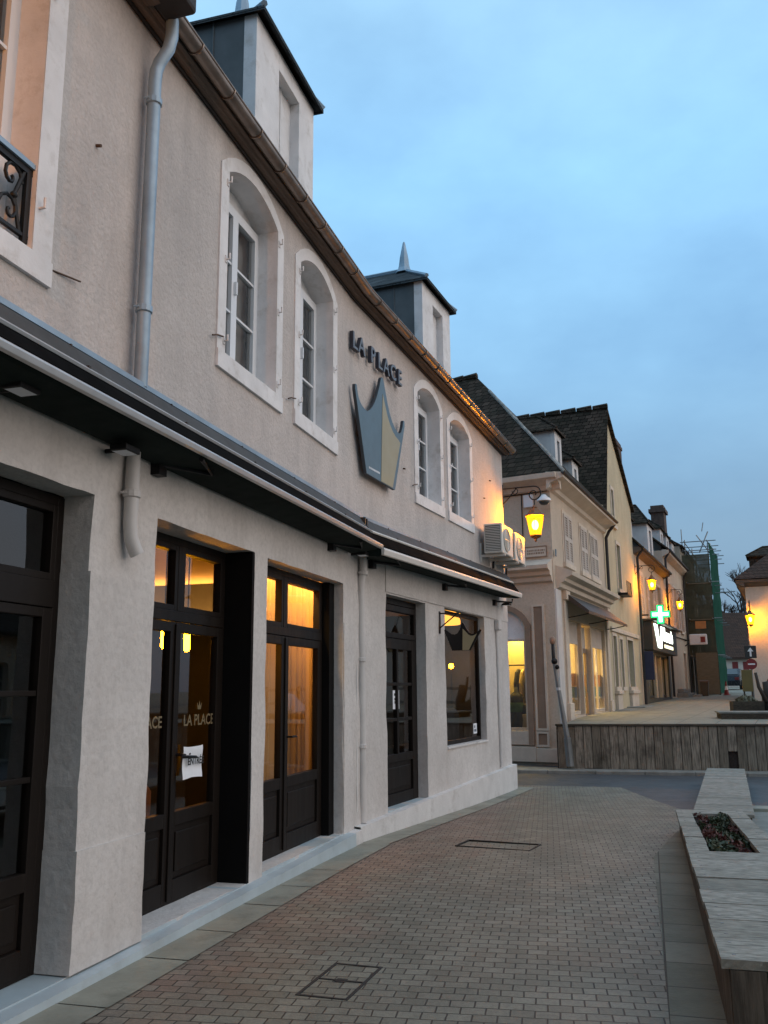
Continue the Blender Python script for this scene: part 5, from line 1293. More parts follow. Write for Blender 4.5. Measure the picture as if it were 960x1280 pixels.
mb = MB(); mb.tube([FC.pt(22.35, .34, 7.98), FC.pt(22.3, .12, 7.6), FC.pt(22.3, .1, 3.6), FC.pt(22.3, .1, 1.2)], .055, 6); mb.tube([FC.pt(30.2, .34, 7.98), FC.pt(30.3, .1, 7.5), FC.pt(30.3, .1, 1.3)], .05, 6); mb.tube([FC.pt(22.2, .36, 8.0), FC.pt(30.5, .36, 8.0)], .06, 6); mb.build('gutter', M['soffit_dark'], sh)
mb = MB(); roof_slab(mb, [along(22.2, .36, 8.05), along(30.6, .36, 8.05), along(30.6, -3.6, 11.4), along(22.2, -3.6, 11.4)]); mb.quad(along(22.2, -3.6, 11.3), along(30.6, -3.6, 11.3), along(30.6, -7, 8), along(22.2, -7, 8)); mb.build('roof', M['tile'], sh)
for a in (23.3, 25.6, 28.0): dormer(FC, a, a+1.1, 9.25, -.15, .14, False, 7.95, 1.9, sh, 'pipe_paint', 'pipe_paint', 'tile', 'glass_far', .5)
mb = MB(); mb.box(FC, 29.4, 30.5, -1.3, -.6, 9, 11.6); mb.box(FC, 29.3, 30.6, -1.4, -.5, 11.2, 11.4); mb.build('chimney', M['chimney'], sh)
mb = MB(); mb.box(FC, 24.3, 28.0, 0, .5, 1.0, 1.35); mb.box(FC, 24.6, 27.7, 0, .3, 1.35, 1.55); mb.box(FC, 26.5, 29, 0, .9, 1.0, 1.25); mb.build('doorstep', M['concrete'], sh, bevel=.03)
mb = MB(); mb.tube([FC.pt(22.4, .03, 4.05), FC.pt(30.3, .03, 4.15)], .025, 5); mb.build('wall_cable', M['iron'], sh)
t = thing('projecting_sign', 'white projecting shop sign with a red square at the end of the shuttered house', 'sign', FC.mat(29.6, 0, 3.9))
FP = Fr(FC.pt(29.6, 0, 0)[:2], 114)
mb = MB(); mb.box(FP, .25, 1.15, -.08, .08, 3.85, 4.42); mb.build('sign_box', M['paint_white'], t, bevel=.05)
mb = MB(); mb.box(FP, .82, 1.06, .081, .09, 3.98, 4.28); mb.build('red_square', M['red_paint'], t)
mb = MB(); mb.tube([FP.pt(0, 0, 4.1), FP.pt(.3, 0, 4.1)], .04, 6); mb.tube([FP.pt(0, 0, 3.8), FP.pt(.3, 0, 4.0)], .03, 6); mb.build('bracket', M['iron'], t)

# ---- scaffolded building
sb = thing('scaffolded_house', 'tall house under repair behind green scaffold netting', 'building', FC.mat(30.6, 0, 1.2))
mb = MB(); wall(mb, FC, 30.6, 39, .9, 9.4, [(32, 33, 4.6, 6.4, 0, .2), (35, 36, 4.6, 6.4, 0, .2), (32, 33, 7.0, 8.4, 0, .2), (35, 36, 7.0, 8.4, 0, .2)], cell=4); mb.quad(along(30.6, 0, .9), along(30.6, -8, .9), along(30.6, -8, 9.4), along(30.6, 0, 9.4)); mb.build('wall', M['stucco_beige'], sb)
for s, z, e in ((32, 4.6, 6.4), (35, 4.6, 6.4), (32, 7.0, 8.4), (35, 7.0, 8.4)): window(sb, FC, s, s+1, z, e, 3, M['stone_trim'], M['glass_far'], M['stone_trim'])
mb = MB(); roof_slab(mb, [along(30.5, .2, 9.4), along(39, .2, 9.4), along(39, -4, 12.0), along(30.5, -4, 12.0)]); mb.build('roof', M['tile'], sb)
sc = thing('scaffold', 'tube scaffold wrapped in green netting beyond the shuttered house', 'scaffold', FC.mat(31, 1, 1.2))
mb = MB()
for s in (30.9, 33, 35.2, 37.4):
    for d in (.25, 1.45):
        mb.tube([along(s, d, 1.2), along(s, d, 9.3+random.uniform(.0, .6))], .03, 5)
for z in (3.3, 5.3, 7.3, 9.1, 9.6):
    for d in (.25, 1.45): mb.tube([along(30.4, d, z), along(38, d, z)], .028, 5)
    for s in (30.9, 33, 35.2, 37.4): mb.tube([along(s, .0, z+.04), along(s, 1.9, z+.04)], .028, 5)
mb.tube([along(30.9, 1.0, 9.0), along(31.2, 1.5, 10.2)], .035, 5); mb.tube([along(30.9, 1.45, 9.1), along(30.9, .9, 10.0)], .03, 5); mb.tube([along(31, .1, 9.2), along(31, .1, 10.4)], .025, 5); mb.tube([along(31, 1.2, 10.2), along(31, 1.3, 10.7)], .025, 5)
mb.tube([along(33, 1.4, 6.9), along(33, 2.6, 6.95)], .03, 5)
mb.build('tube_frame', M['steel'], sc)
mb = MB()
for z in (3.25, 5.25, 7.25): mb.box(FC, 30.8, 37.6, .25, 1.4, z, z+.05)
mb.build('deck', M['plywood'], sc)
def net(P0, U, V, nu, nv, amp=.06):
    mb = MB(); pts = {}
    for i in range(nu+1):
        for j in range(nv+1):
            p = P0+U*(i/nu)+V*(j/nv); n = U.cross(V).normalized(); w = amp*noise.noise(p*1.3)+amp*.5*noise.noise(p*3)
            pts[i, j] = p+n*w
    for i in range(nu):
        for j in range(nv): mb.quad(pts[i, j], pts[i+1, j], pts[i+1, j+1], pts[i, j+1])
    return mb
P0 = along(30.85, .05, 3.3); net(P0, along(30.85, 1.5, 3.3)-P0, Vector((0, 0, 5.6)), 10, 24).build('netting', M['net_brown'], sc, smooth=True)
P0 = along(30.85, 1.52, 1.3); net(P0, along(37.6, 1.52, 1.3)-P0, Vector((0, 0, 8.3)), 24, 24).build('netting', M['net'], sc, smooth=True, label='green netting on the street side of the scaffold')
t = thing('hoarding', 'upright plywood hoarding at the foot of the scaffold', 'hoarding', FC.mat(30.3, .8, 1.2))
FP = Fr(FC.pt(30.3, 0, 0)[:2], 114)
mb = MB(); mb.box(FP, .45, 1.55, -.02, .02, 1.25, 3.45); mb.build('board', M['plywood'], t)
mb = MB(); mb.box(FP, .42, .5, -.08, -.02, 1.2, 3.5); mb.box(FP, 1.5, 1.58, -.08, -.02, 1.2, 3.5); mb.build('post', M['planter_boards'], t)
solo((lambda m: (m.box(FP, .55, 1.1, .03, .06, 4.75, 5.15), m)[1])(MB()), 'site_board', M['orange_box'], FC.mat(30.3, .8, 4.75), 'orange site board hung on the scaffold front', 'sign')
b = thing('waste_bin', 'dark square bin at the end of the shuttered house', 'bin', FC.mat(28.5, 1.1, tz(47)))
mb = MB(); mb.lathe(FC.pt(27.6, 1.0, tz(46)), [(.24, 0), (.30, .7)], 4, rot=.4); mb.build('body', M['green_shop'], b, bevel=.02)
mb = MB(); mb.lathe(FC.pt(27.6, 1.0, tz(46)+.7), [(.33, 0), (.33, .06), (.2, .1)], 4, rot=.4); mb.build('lid', M['soffit'], b, bevel=.02)
b = thing('traffic_cone', 'red and white traffic cone by the hoarding', 'traffic cone', Matrix.Translation((17.9, 48.0, tz(48))))
mb = MB(); mb.lathe((17.9, 48, tz(48)), [(.2, 0), (.2, .03), (.13, .04), (.09, .28)], 12); mb.lathe((17.9, 48, tz(48)), [(.06, .48), (.03, .72)], 12); mb.build('cone', M['red_paint'], b, smooth='auto')
mb = MB(); mb.lathe((17.9, 48, tz(48)), [(.09, .281), (.06, .479)], 12); mb.build('white_band', M['paint_white'], b, smooth='auto')

# ---- right hand house
rh = thing('right_house', 'pale house with dark hipped roof and navy shop blind at the right edge', 'building', FR.mat(0, 0, 1))
mb = MB(); wall(mb, FR, 0, 9, .8, 5.75, [(.75, 3.4, 1.0, 3.55, 0, .2), (5, 6, 3.9, 5.2, 0, .15)], cell=3); wall(mb, FRL, 0, 12, .8, 5.75, [(9.0, 10.0, 3.6, 5.0, 0, .15)], cell=3); mb.build('wall', M['stucco_white'], rh)
window(rh, FR, 5, 6, 3.9, 5.2, 3, M['stone_trim'], M['glass_far'], M['stone_trim']); window(rh, FRL, 9, 10, 3.6, 5.0, 3, M['stone_trim'], M['glass_far'], M['stone_trim'])
mb = MB(); mb.box(FR, .75, 3.4, -.18, -.12, 1.0, 3.55); mb.build('shop_blind', M['blue_shop'], rh)
mb = MB(); mb.box(FR, 1.05, 1.75, -.115, -.105, 1.9, 3.1); mb.build('poster', M['paper'], rh)
mb = MB(); ee = [(0, 5.55), (.12, 5.6), (.32, 5.72), (.34, 5.82), (0, 5.85)]; mb.sweep(FR, ee[::-1], -.3, 9); mb.sweep(FRL, ee[::-1], 0, 12.3); mb.build('eaves_cornice', M['soffit'], rh)
E0 = FR.pt(-.4, .4, 5.85); E1 = FR.pt(9.4, .4, 5.85); G1 = FRL.pt(0, .4, 5.85); RA = FR.pt(4.2, -4.4, 9.7); RB = FR.pt(4.2, -9, 9.7); E2 = FR.pt(9.4, -12, 5.85)
mb = MB(); mb.add([E0, E1, RA], [(0, 1, 2)]); mb.quad(G1, E0, RA, RB); mb.quad(E1, E2, RB, RA); mb.build('roof', M['tile_red'], rh)
dormer(FRL, 9.6, 10.7, 6.95, -.2, .14, False, 5.8, 2.0, rh, 'tile', 'tile', 'tile', 'glass_far', .4)
# ---- far houses, trees
fh = thing('far_house', 'low pale house with long dark roof and red shutters at the end of the street', 'building', Fr((27.6, 80), 98).mat(0, 0, 1.5))
FF = Fr((27.6, 80), 98)
mb = MB(); wall(mb, FF, 0, 14, 1.2, 4.3, [(2.8, 3.3, 3.1, 3.8, 0, .1), (3.7, 4.2, 3.1, 3.8, 0, .1)], cell=5); mb.add([FF.pt(0, 0, 1.2), FF.pt(0, -8, 1.2), FF.pt(0, -8, 4.3), FF.pt(0, -4, 8.3), FF.pt(0, 0, 4.3)], [(0, 4, 3, 2, 1)]); mb.build('wall', M['stucco_white'], fh)
mb = MB(); roof_slab(mb, [FF.pt(-.3, .4, 4.2), FF.pt(14, .4, 4.2), FF.pt(14, -4, 8.4), FF.pt(-.3, -4, 8.4)], .2); roof_slab(mb, [FF.pt(-.3, -4, 8.4), FF.pt(14, -4, 8.4), FF.pt(14, -8, 4.2), FF.pt(-.3, -8, 4.2)], .2); mb.build('roof', M['tile_red'], fh)
for a in (2.8, 3.7):
    mb = MB(); mb.box(FF, a, a+.5, -.06, -.02, 3.1, 3.8); mb.build('red_shutter', M['red_paint'], fh)
fg = thing('gable_barn', 'grey barn with sloping tiled roof behind the scaffold', 'building', Fr((25.5, 92), 100).mat(0, 0, 1.5))
FG = Fr((25.8, 92), 92)
mb = MB(); mb.add([FG.pt(0, 0, 1), FG.pt(12, 0, 1), FG.pt(12, 0, 5), FG.pt(7.6, 0, 10), FG.pt(0, 0, 3.6)], [(0, 1, 2, 3, 4)]); mb.build('wall', M['concrete'], fg)
mb = MB(); roof_slab(mb, [FG.pt(-.4, .5, 3.3), FG.pt(7.6, .5, 10.2), FG.pt(7.6, -14, 10.2), FG.pt(-.4, -14, 3.3)], .3); roof_slab(mb, [FG.pt(7.6, .5, 10.2), FG.pt(12.4, .5, 4.9), FG.pt(12.4, -14, 4.9), FG.pt(7.6, -14, 10.2)], .3); mb.build('roof', M['tile_red'], fg)
def bare_tree(x, y, h, label, seed):
    rnd = random.Random(seed); t = thing('bare_tree', label, 'tree', Matrix.Translation((x, y, 1.5)), 'bare winter trees beyond the street')
    tr = MB(); cr = MB()
    def grow(mb, p, d, L, r, n):
        q = p+d*L; m = p+d*L*.5+Vector((rnd.uniform(-.08, .08), rnd.uniform(-.08, .08), 0))*L
        (tr if n > 5 else cr).tube([p, m, q], [r, r*.85, r*.65], 5 if n > 3 else 4, cap=False)
        if n == 0: return
        for k in range(3):
            nd = (d+Vector((rnd.uniform(-.75, .75), rnd.uniform(-.75, .75), rnd.uniform(-.15, .5)))).normalized()
            grow(mb, p+d*L*rnd.uniform(.6, 1), nd, L*rnd.uniform(.6, .8), r*.62, n-1)
    grow(tr, Vector((x, y, 1.4)), Vector((0, 0, 1)), h*.33, h*.03, 6)
    tr.build('trunk', M['bark'], t); cr.build('crown', M['bark'], t)
bare_tree(36.6, 95, 14, 'tallest bare brown tree behind the far roofs', 3)
bare_tree(38.6, 97, 11, 'smaller bare tree right of the tallest one behind the far roofs', 5)
bare_tree(34.9, 99, 11, 'bare tree between the scaffold and the tallest tree', 8)
# house across the square, out of the picture but mirrored in the glass
FO = Fr((22, 25), 200)
oh = thing('opposite_house', 'plain stone house across the square mirrored in the leftmost glazed door', 'building', FO.mat(0, 0, 0))
mb = MB(); hs = [(s, s+1, z, z+1.7, 0, .15) for s in (1.2, 4, 6.8, 9.6, 12.4) for z in (.9,)]; wall(mb, FO, 0, 15, -.3, 3.6, hs, cell=3); mb.quad(FO.pt(15, 0, -.3), FO.pt(15, -9, -.3), FO.pt(15, -9, 3.6), FO.pt(15, 0, 3.6)); mb.quad(FO.pt(0, -9, -.3), FO.pt(0, 0, -.3), FO.pt(0, 0, 3.6), FO.pt(0, -9, 3.6)); mb.build('wall', M['stucco_beige'], oh)
for h in hs: window(oh, FO, h[0], h[1], h[2], h[3], 3, M['stone_trim'], M['glass_far'])
mb = MB(); roof_slab(mb, [FO.pt(-.3, .4, 3.6), FO.pt(15.3, .4, 3.6), FO.pt(15.3, -4.5, 6.8), FO.pt(-.3, -4.5, 6.8)]); roof_slab(mb, [FO.pt(-.3, -4.5, 6.8), FO.pt(15.3, -4.5, 6.8), FO.pt(15.3, -9.4, 3.6), FO.pt(-.3, -9.4, 3.6)]); mb.build('roof', M['tile'], oh)

FH = Fr((-14, -7), 90)  # house added out of view to block light from behind the camera
bh = thing('light_blocking_house', 'rendered house closing the square behind the photographer', 'building', FH.mat(0, 0, 0))
mb = MB(); hs = [(s, s+1, z, z+1.8, 0, .15) for s in (2, 6, 10, 14, 18) for z in (.9, 4.0)]
FH3 = Fr((-14, -7), 90); FH3.n = Vector((0, 1))
wall(mb, FH3, 0, 23, -.1, 8.0, hs, cell=4); mb.quad(FH3.pt(23, 0, -.1), FH3.pt(23, -8, -.1), FH3.pt(23, -8, 8), FH3.pt(23, 0, 8)); mb.build('wall', M['stucco_beige'], bh)
for h in hs: window(bh, FH3, h[0], h[1], h[2], h[3], 3, M['stone_trim'], M['glass_far'])
mb = MB(); roof_slab(mb, [FH3.pt(-.3, .4, 8), FH3.pt(23.3, .4, 8), FH3.pt(23.3, -4.5, 12), FH3.pt(-.3, -4.5, 12)]); mb.build('roof', M['tile'], bh)
# ---- parked car far down the street
def car(x, y, z, h):
    F = Fr((x, y), h)
    t = thing('parked_car', 'dark parked car half hidden at the far end of the street', 'car', F.mat(0, 0, z))
    mb = MB(); mb.prism(F, [(-2.0, z+.25), (2.0, z+.25), (2.05, z+.6), (1.9, z+.85), (1.0, z+.95), (.45, z+1.42), (-1.1, z+1.45), (-1.9, z+1.0), (-2.05, z+.6)], -.82, .82); mb.build('body', M['car_paint'], t, bevel=.07)
    mb = MB()
    mb.quad(F.pt(.98, .68, z+.98), F.pt(.98, -.68, z+.98), F.pt(.52, -.62, z+1.37), F.pt(.52, .62, z+1.37)); mb.quad(F.pt(-1.86, -.68, z+1.05), F.pt(-1.86, .68, z+1.05), F.pt(-1.2, .62, z+1.42), F.pt(-1.2, -.62, z+1.42))
    for sg in (-.825, .825): mb.add([F.pt(.8, sg, z+.97), F.pt(-1.6, sg, z+.97), F.pt(-1.05, sg, z+1.38), F.pt(.42, sg, z+1.36)], [(0, 1, 2, 3)])
    mb.build('window', M['glass_far'], t)
    for s in (-1.3, 1.3):
        for d in (-.80, .80):
            mb = MB(); mb.prism(F, [(s+.32*math.cos(2*PI*i/16), z+.32+.32*math.sin(2*PI*i/16)) for i in range(16)], d-.09, d+.09); w = mb.build('wheel', M['rubber'], t)
            mb = MB(); mb.prism(F, [(s+.19*math.cos(2*PI*i/12), z+.32+.19*math.sin(2*PI*i/12)) for i in range(12)], d-.10, d+.10); mb.build('rim', M['steel'], w)
    for d in (-.6, .6):
        mb = MB(); mb.box(F, -2.08, -2.0, d-.14, d+.14, z+.65, z+.85); mb.build('tail_light', M['red_paint'], t)
car(24.9, 66, tz(66)+.02, 24)

# ------------------------------------------------------------------ timber wall, street furniture on the raised street
tw = thing('timber_wall', 'weathered brown vertical board wall holding up the raised street', 'wall', FW.mat(0, 0, -.04))
mb = MB(); s = 0.0; k = 0
while s < 13.5:
    w = .185; z0 = -.11+random.uniform(0, .015)
    if 3.50 < s+.09 < 3.66 or 4.42 < s+.09 < 4.62: z0 = random.uniform(.2, .3)
    j = random.uniform(-.006, .01); r = random.uniform(-.002, .004)
    mb.hexa([FW.pt(s+.004, .03+j, z0), FW.pt(s+w-.006, .03+j+r, z0), FW.pt(s+w-.006, .0, z0), FW.pt(s+.004, .0, z0),
             FW.pt(s+.004+r, .03+j, .80), FW.pt(s+w-.006-r, .03+j, .80), FW.pt(s+w-.006, .0, .80), FW.pt(s+.004, .0, .80)])
    s += w; k += 1
mb.build('boards', M['wall_boards'], tw)
mb = MB(); mb.box(FW, -.02, 13.5, -.16, -.004, -.12, .80); mb.build('backing', M['soil'], tw)
mb = MB(); mb.box(FW, -.04, 13.5, -.10, .06, .80, .842); mb.build('coping', M['planter_boards'], tw, bevel=.006)
t = thing('leaning_post', 'thin grey post leaning at the left end of the board wall', 'post', Matrix.Translation((3.98, 20.1, -.04)))
p = [Vector((3.98, 20.08, -.04)), Vector((3.94, 20.06, .55)), Vector((3.80, 20.05, 1.6)), Vector((3.73, 20.05, 2.15)), Vector((3.71, 20.05, 2.7))]
mb = MB(); mb.tube(p[:2], [.085, .08], 10); mb.tube(p[1:4], [.06, .045, .04], 10); mb.build('shaft', M['steel'], t, smooth='auto')
mb = MB(); mb.tube([p[3], p[3]+Vector((-.01, 0, .12)), p[4]], [.055, .04, .035], 8); mb.ball(p[3]+Vector((0, -.02, .05)), .07, 8); mb.ball(p[3]+Vector((.05, -.05, -.08)), .05, 8); mb.build('clamp', M['iron'], t, smooth=True)
mb = MB(); mb.ball(p[4]+Vector((0, 0, -.05)), .065, 8, 1.5); mb.build('cap', M['trim_brown'], t, smooth=True)
mb = MB(); mb.tube([p[2]+Vector((.0, 0, -.03)), p[2]+Vector((0, 0, .03))], .055, 10); mb.build('collar', M['alu'], t)

t = thing('low_platform', 'low timber platform edge on the raised street behind the board wall', 'platform', Matrix.Translation((9.5, 21.6, .84)))
FT = Fr((8.0, 22.0), 104.7)
mb = MB()
for i in range(5): mb.box(FT, 0, 6, -1.3+.22*i, -1.3+.22*i+.212, .985, 1.02)
mb.build('top', M['concrete'], t)
mb = MB(); mb.box(FT, .04, 6, -1.25, -.21, .80, .983); mb.build('side', M['planter_boards'], t)
t = thing('planter_box', 'dark timber planter box with a mossy mound on the raised street', 'planter', Matrix.Translation((9.9, 25.3, tz(25))))
FT = Fr((9.55, 25.2), 104.7)
mb = MB()
for a, b, c, d in ((0, .8, -.04, 0), (0, .8, -.9, -.86), (0, .04, -.86, -.04), (.76, .8, -.86, -.04)): mb.box(FT, a, b, c, d, tz(25), 1.22)
mb.build('box', M['planter_boards'], t)
mb = MB(); mb.box(FT, .04, .76, -.86, -.04, 1.0, 1.19); mb.build('soil', M['soil'], t)
def leaf_clump(mb, c, rx, ry, rz, n, size, rnd):
    for i in range(n):
        v = Vector((rnd.gauss(0, 1), rnd.gauss(0, 1), rnd.gauss(0, 1))).normalized()*(rnd.random()**.4)
        p = Vector(c)+Vector((v.x*rx, v.y*ry, abs(v.z)*rz))
        a = Vector((rnd.uniform(-1, 1), rnd.uniform(-1, 1), rnd.uniform(-.4, 1))).normalized(); b = a.orthogonal().normalized(); b.rotate(Matrix.Rotation(rnd.uniform(0, 6.28), 3, a))
        s = size*rnd.uniform(.6, 1.3); e = b.cross(a)
        mb.add([p-b*s, p+e*s*.45+a*s*.15, p+b*s*1.1, p-e*s*.45+a*s*.15], [(0, 1, 2, 3)])
M['leaf'] = pmat('dark_leaves', (.022, .038, .016), .6, var=.5, vs=8, bump=.0)
M['leaf_red'] = pmat('dull_red_leaves', (.075, .022, .018), .6, var=.4, vs=8, bump=0)
M['leaf_pale'] = pmat('grey_green_leaves', (.15, .15, .10), .7, var=.4, vs=8, bump=0)
rnd = random.Random(4)
mb = MB(); leaf_clump(mb, FT.pt(.40, -.45, 1.18), .30, .34, .20, 420, .045, rnd)
mb.build('plant', M['leaf_pale'], t)
t = thing('trunk_post', 'thick rough timber post behind the platform on the raised street', 'post', Matrix.Translation((10.75, 25.6, tz(25))))
mb = MB(); mb.tube([Vector((10.72, 25.6, .9)), Vector((10.74, 25.6, 1.3)), Vector((10.66, 25.6, 1.75))], [.20, .15, .09], 9); mb.tube([Vector((10.6, 25.5, 1.2)), Vector((10.42, 25.5, 1.6)), Vector((10.36, 25.5, 2.0))], [.06, .05, .04], 7); mb.build('shaft', M['bark'], t, smooth=True)
t = thing('terrace_railing', 'grey rail fence at the right edge of the raised street', 'railing', Matrix.Translation((11.5, 27, tz(27))))
FT = Fr((11.3, 27), 100)
mb = MB()
for s in (0, 1.2, 2.4): mb.box(FT, s, s+.09, 0, .09, .9, 1.75)
mb.build('post', M['bark'], t)
mb = MB()
for z in (1.15, 1.6): mb.box(FT, -.1, 3, .09, .13, z, z+.09)
mb.build('rail', M['concrete'], t)
mb = MB(); rr = random.Random(2)
nn = 14
for i in range(nn):
    for j in range(7):
        def P_(i, j):
            a = 2*PI*i/nn; f = j/7; r = (.55*(1-f)**.6)*(1+.22*math.sin(3*a+2*f)+.12*math.sin(7*a))
            return Vector((11.25+r*math.cos(a), 24.6+r*math.sin(a)*.8, 1.0+.55*f+.05*math.sin(5*a)*(1-f)))
        mb.quad(P_(i, j), P_((i+1) % nn, j), P_((i+1) % nn, j+1), P_(i, j+1))
solo(mb, 'plastic_sheet', M['white_plastic'], Matrix.Translation((11.25, 24.6, 1.0)), 'crumpled white plastic sheet heaped on the low platform at the right edge', 'sheet', smooth=True)
t = thing('red_barrier', 'dark red panel barrier beside the blue shop at the right edge', 'barrier', Matrix.Translation((13.3, 32, 1)))
FT = Fr((13.0, 32), 104)
mb = MB(); mb.prism(FT, [(.35, 1.3), (1.3, 1.3), (1.3, 1.9), (.9, 1.95), (.55, 1.98), (.35, 1.85)], -.06, .06); mb.build('panel', M['red_paint'], t, bevel=.04)
mb = MB(); mb.box(FT, .15, .25, -.12, .12, .98, 1.3); mb.box(FT, 1.05, 1.15, -.12, .12, .98, 1.3); mb.build('foot', M['iron'], t)
t = thing('menu_board', 'mustard yellow standing board below the road signs', 'board', Matrix.Translation((12.7, 32.2, 1)))
FT = Fr((12.40, 32.0), 104)
mb = MB(); mb.box(FT, .1, .45, -.03, .03, 1.45, 2.2); mb.build('panel', M['mustard'], t, bevel=.01)
mb = MB(); mb.box(FT, .12, .17, -.03, .03, .98, 1.45); mb.box(FT, .38, .43, -.03, .03, .98, 1.45); mb.build('leg', M['bark'], t)
t = thing('road_sign', 'road sign post with black up arrow square over a round red sign', 'sign', Matrix.Translation((13.1, 32.6, 1)))
FT = Fr((12.85, 32.6), 104)
mb = MB(); mb.tube([FT.pt(.26, -.05, .98), FT.pt(.26, -.05, 3.1)], .035, 8); mb.build('post', M['steel'], t)
mb = MB(); mb.box(FT, .06, .46, -.01, .01, 2.62, 3.06); mb.build('square_plate', M['ink'], t, bevel=.006)
mb = MB(); mb.prism(FT, [(.23, 2.68), (.29, 2.68), (.29, 2.86), (.36, 2.86), (.26, 3.0), (.16, 2.86), (.23, 2.86)], .012, .016); mb.build('arrow', M['paint_white'], t)
mb = MB(); mb.prism(FT, [(.26+.19*math.cos(2*PI*i/24), 2.41+.19*math.sin(2*PI*i/24)) for i in range(24)], .0, .02); mb.build('round_plate', M['red_paint'], t)
mb = MB(); mb.box(FT, .14, .38, .021, .025, 2.385, 2.435); mb.build('white_bar', M['paint_white'], t)

# ------------------------------------------------------------------ timber benches
def bz(t): return .42-.0314*t
FBN = Fr((1.48, 4.29), 15.9)           # s along the left edge, d to the right
bench = thing('bench_planter', 'long weathered board bench with a flower bed let into its far end', 'bench', FBN.mat(0, 0, 0), 'timber benches')
mb = MB(); Wd = .74; LEN = 7.0; pitch = .44; s = .0; i = 0
def board(mb, F, s0, s1, d0, d1, zf, th=.04):
    mb.hexa([F.pt(s0, d0, zf(s0)-th), F.pt(s0, d1, zf(s0)-th), F.pt(s1, d1, zf(s1)-th), F.pt(s1, d0, zf(s1)-th),
             F.pt(s0, d0, zf(s0)), F.pt(s0, d1, zf(s0)), F.pt(s1, d1, zf(s1)), F.pt(s1, d0, zf(s1))])
while s < LEN-.05:
    e = s+pitch-.016; j = random.uniform(-.004, .004); jd = random.uniform(-.006, .006)
    if s+.2 < 3.6 or s+.25 > 6.78: board(mb, FBN, s, e, jd, Wd+jd, lambda t: bz(t)+j)
    else:
        board(mb, FBN, s, e, jd, .165+jd, lambda t: bz(t)+j); board(mb, FBN, s, e, .545, Wd+jd, lambda t: bz(t)+j)
    mb.mi = 1
    for q in (s+.09, e-.09):
        for d in (.06, Wd-.07): mb.lathe(FBN.pt(q, d, bz(q)-.004+j), [(.0095, 0), (.0095, .006)], 8)
    mb.mi = 0
    s += pitch
mb.build('top_boards', [M['deck'], M['steel']], bench)
mb = MB()
s = .02
while s < LEN-.1:
    for d in (.03, Wd-.06):
        p = FBN.pt(s, d, 0); z0 = gz(p.y)-.02
        mb.hexa([FBN.pt(s, d, z0), FBN.pt(s+.148, d, z0), FBN.pt(s+.148, d+.03, z0), FBN.pt(s, d+.03, z0), FBN.pt(s, d, bz(s)-.042), FBN.pt(s+.148, d, bz(s)-.046), FBN.pt(s+.148, d+.03, bz(s)-.046), FBN.pt(s, d+.03, bz(s)-.042)])
    s += .155
d = .035
while d < Wd-.1:
    mb.hexa([FBN.pt(.0, d, -.02), FBN.pt(.0, d+.148, -.02), FBN.pt(.03, d+.148, -.02), FBN.pt(.03, d, -.02), FBN.pt(.0, d, .375), FBN.pt(.0, d+.148, .375), FBN.pt(.03, d+.148, .375), FBN.pt(.03, d, .375)]); d += .155
mb.build('side_boards', M['deck_side'], bench)
mb = MB(); mb.box(FBN, 3.60, 6.80, .155, .175, -.1, .17); mb.box(FBN, 3.60, 6.80, .535, .555, -.1, .17); mb.box(FBN, 3.50, 3.54, .16, .55, -.1, .26); mb.box(FBN, 6.62, 6.65, .16, .55, -.1, .18); mb.build('planter_lining', M['planter_boards'], bench)
mb = MB(); n = 26
for i in range(n):
    for j in range(4):
        P_ = lambda i, j: FBN.pt(3.53+3.1*i/n, .175+.36*j/4, bz(3.53+3.1*i/n)-.07+.02*nz((i, j, 0), .8))
        mb.quad(P_(i, j), P_(i, j+1), P_(i+1, j+1), P_(i+1, j))
mb.build('soil', M['soil'], bench, smooth=True)
# flower bed
rnd = random.Random(11)
mb = MB(); mr = MB()
for i in range(120):
    s = rnd.uniform(3.62, 6.58); d = rnd.uniform(.20, .52); z = bz(s)-.06
    red = noise.noise(Vector((s*1.4, d*6, 2)))+rnd.uniform(-.25, .25) > .12
    leaf_clump(mr if red else mb, FBN.pt(s, d, z), .06, .06, rnd.uniform(.03, .085), 15, .03, rnd)
mb.mi = 0
k = len(mb.v); mb.v += mr.v; mb.f += [[k+i for i in f] for f in mr.f]; mb.m += [1]*len(mr.f)
mb.build('bedding_plants', [M['leaf'], M['leaf_red']], kind='stuff', label='low dark green and dull red bedding plants in the bench flower bed', cat='plants')
b0 = Vector((3.62, 11.05)); b1 = Vector((5.95, 17.27)); hd = math.degrees(math.atan2(b1.x-b0.x, b1.y-b0.y)); F2 = Fr(b0, hd)
bench2 = thing('timber_bench', 'plain weathered board bench beyond the flower bed reaching the cross street', 'bench', F2.mat(0, 0, -.1), 'timber benches')
L2 = (b1-b0).length
bz2 = lambda t: .20-.012*t
mb = MB(); s = -.35
while s < L2-.05:
    j = random.uniform(-.003, .003); board(mb, F2, s, s+.30-.008, 0+j, .66+j, lambda t: bz2(t)+j); s += .30
mb.build('top_boards', M['deck2'], bench2, bevel=.006)
mb = MB(); s = -.3
while s < L2-.1:
    for d in (.03, .60):
        p = F2.pt(s, d, 0); z0 = gz(p.y)-.03
        mb.hexa([F2.pt(s, d, z0), F2.pt(s+.148, d, z0), F2.pt(s+.148, d+.03, z0), F2.pt(s, d+.03, z0), F2.pt(s, d, bz2(s)-.045), F2.pt(s+.148, d, bz2(s)-.048), F2.pt(s+.148, d+.03, bz2(s)-.048), F2.pt(s, d+.03, bz2(s)-.045)])
    s += .155
mb.build('side_boards', M['deck_side'], bench2)

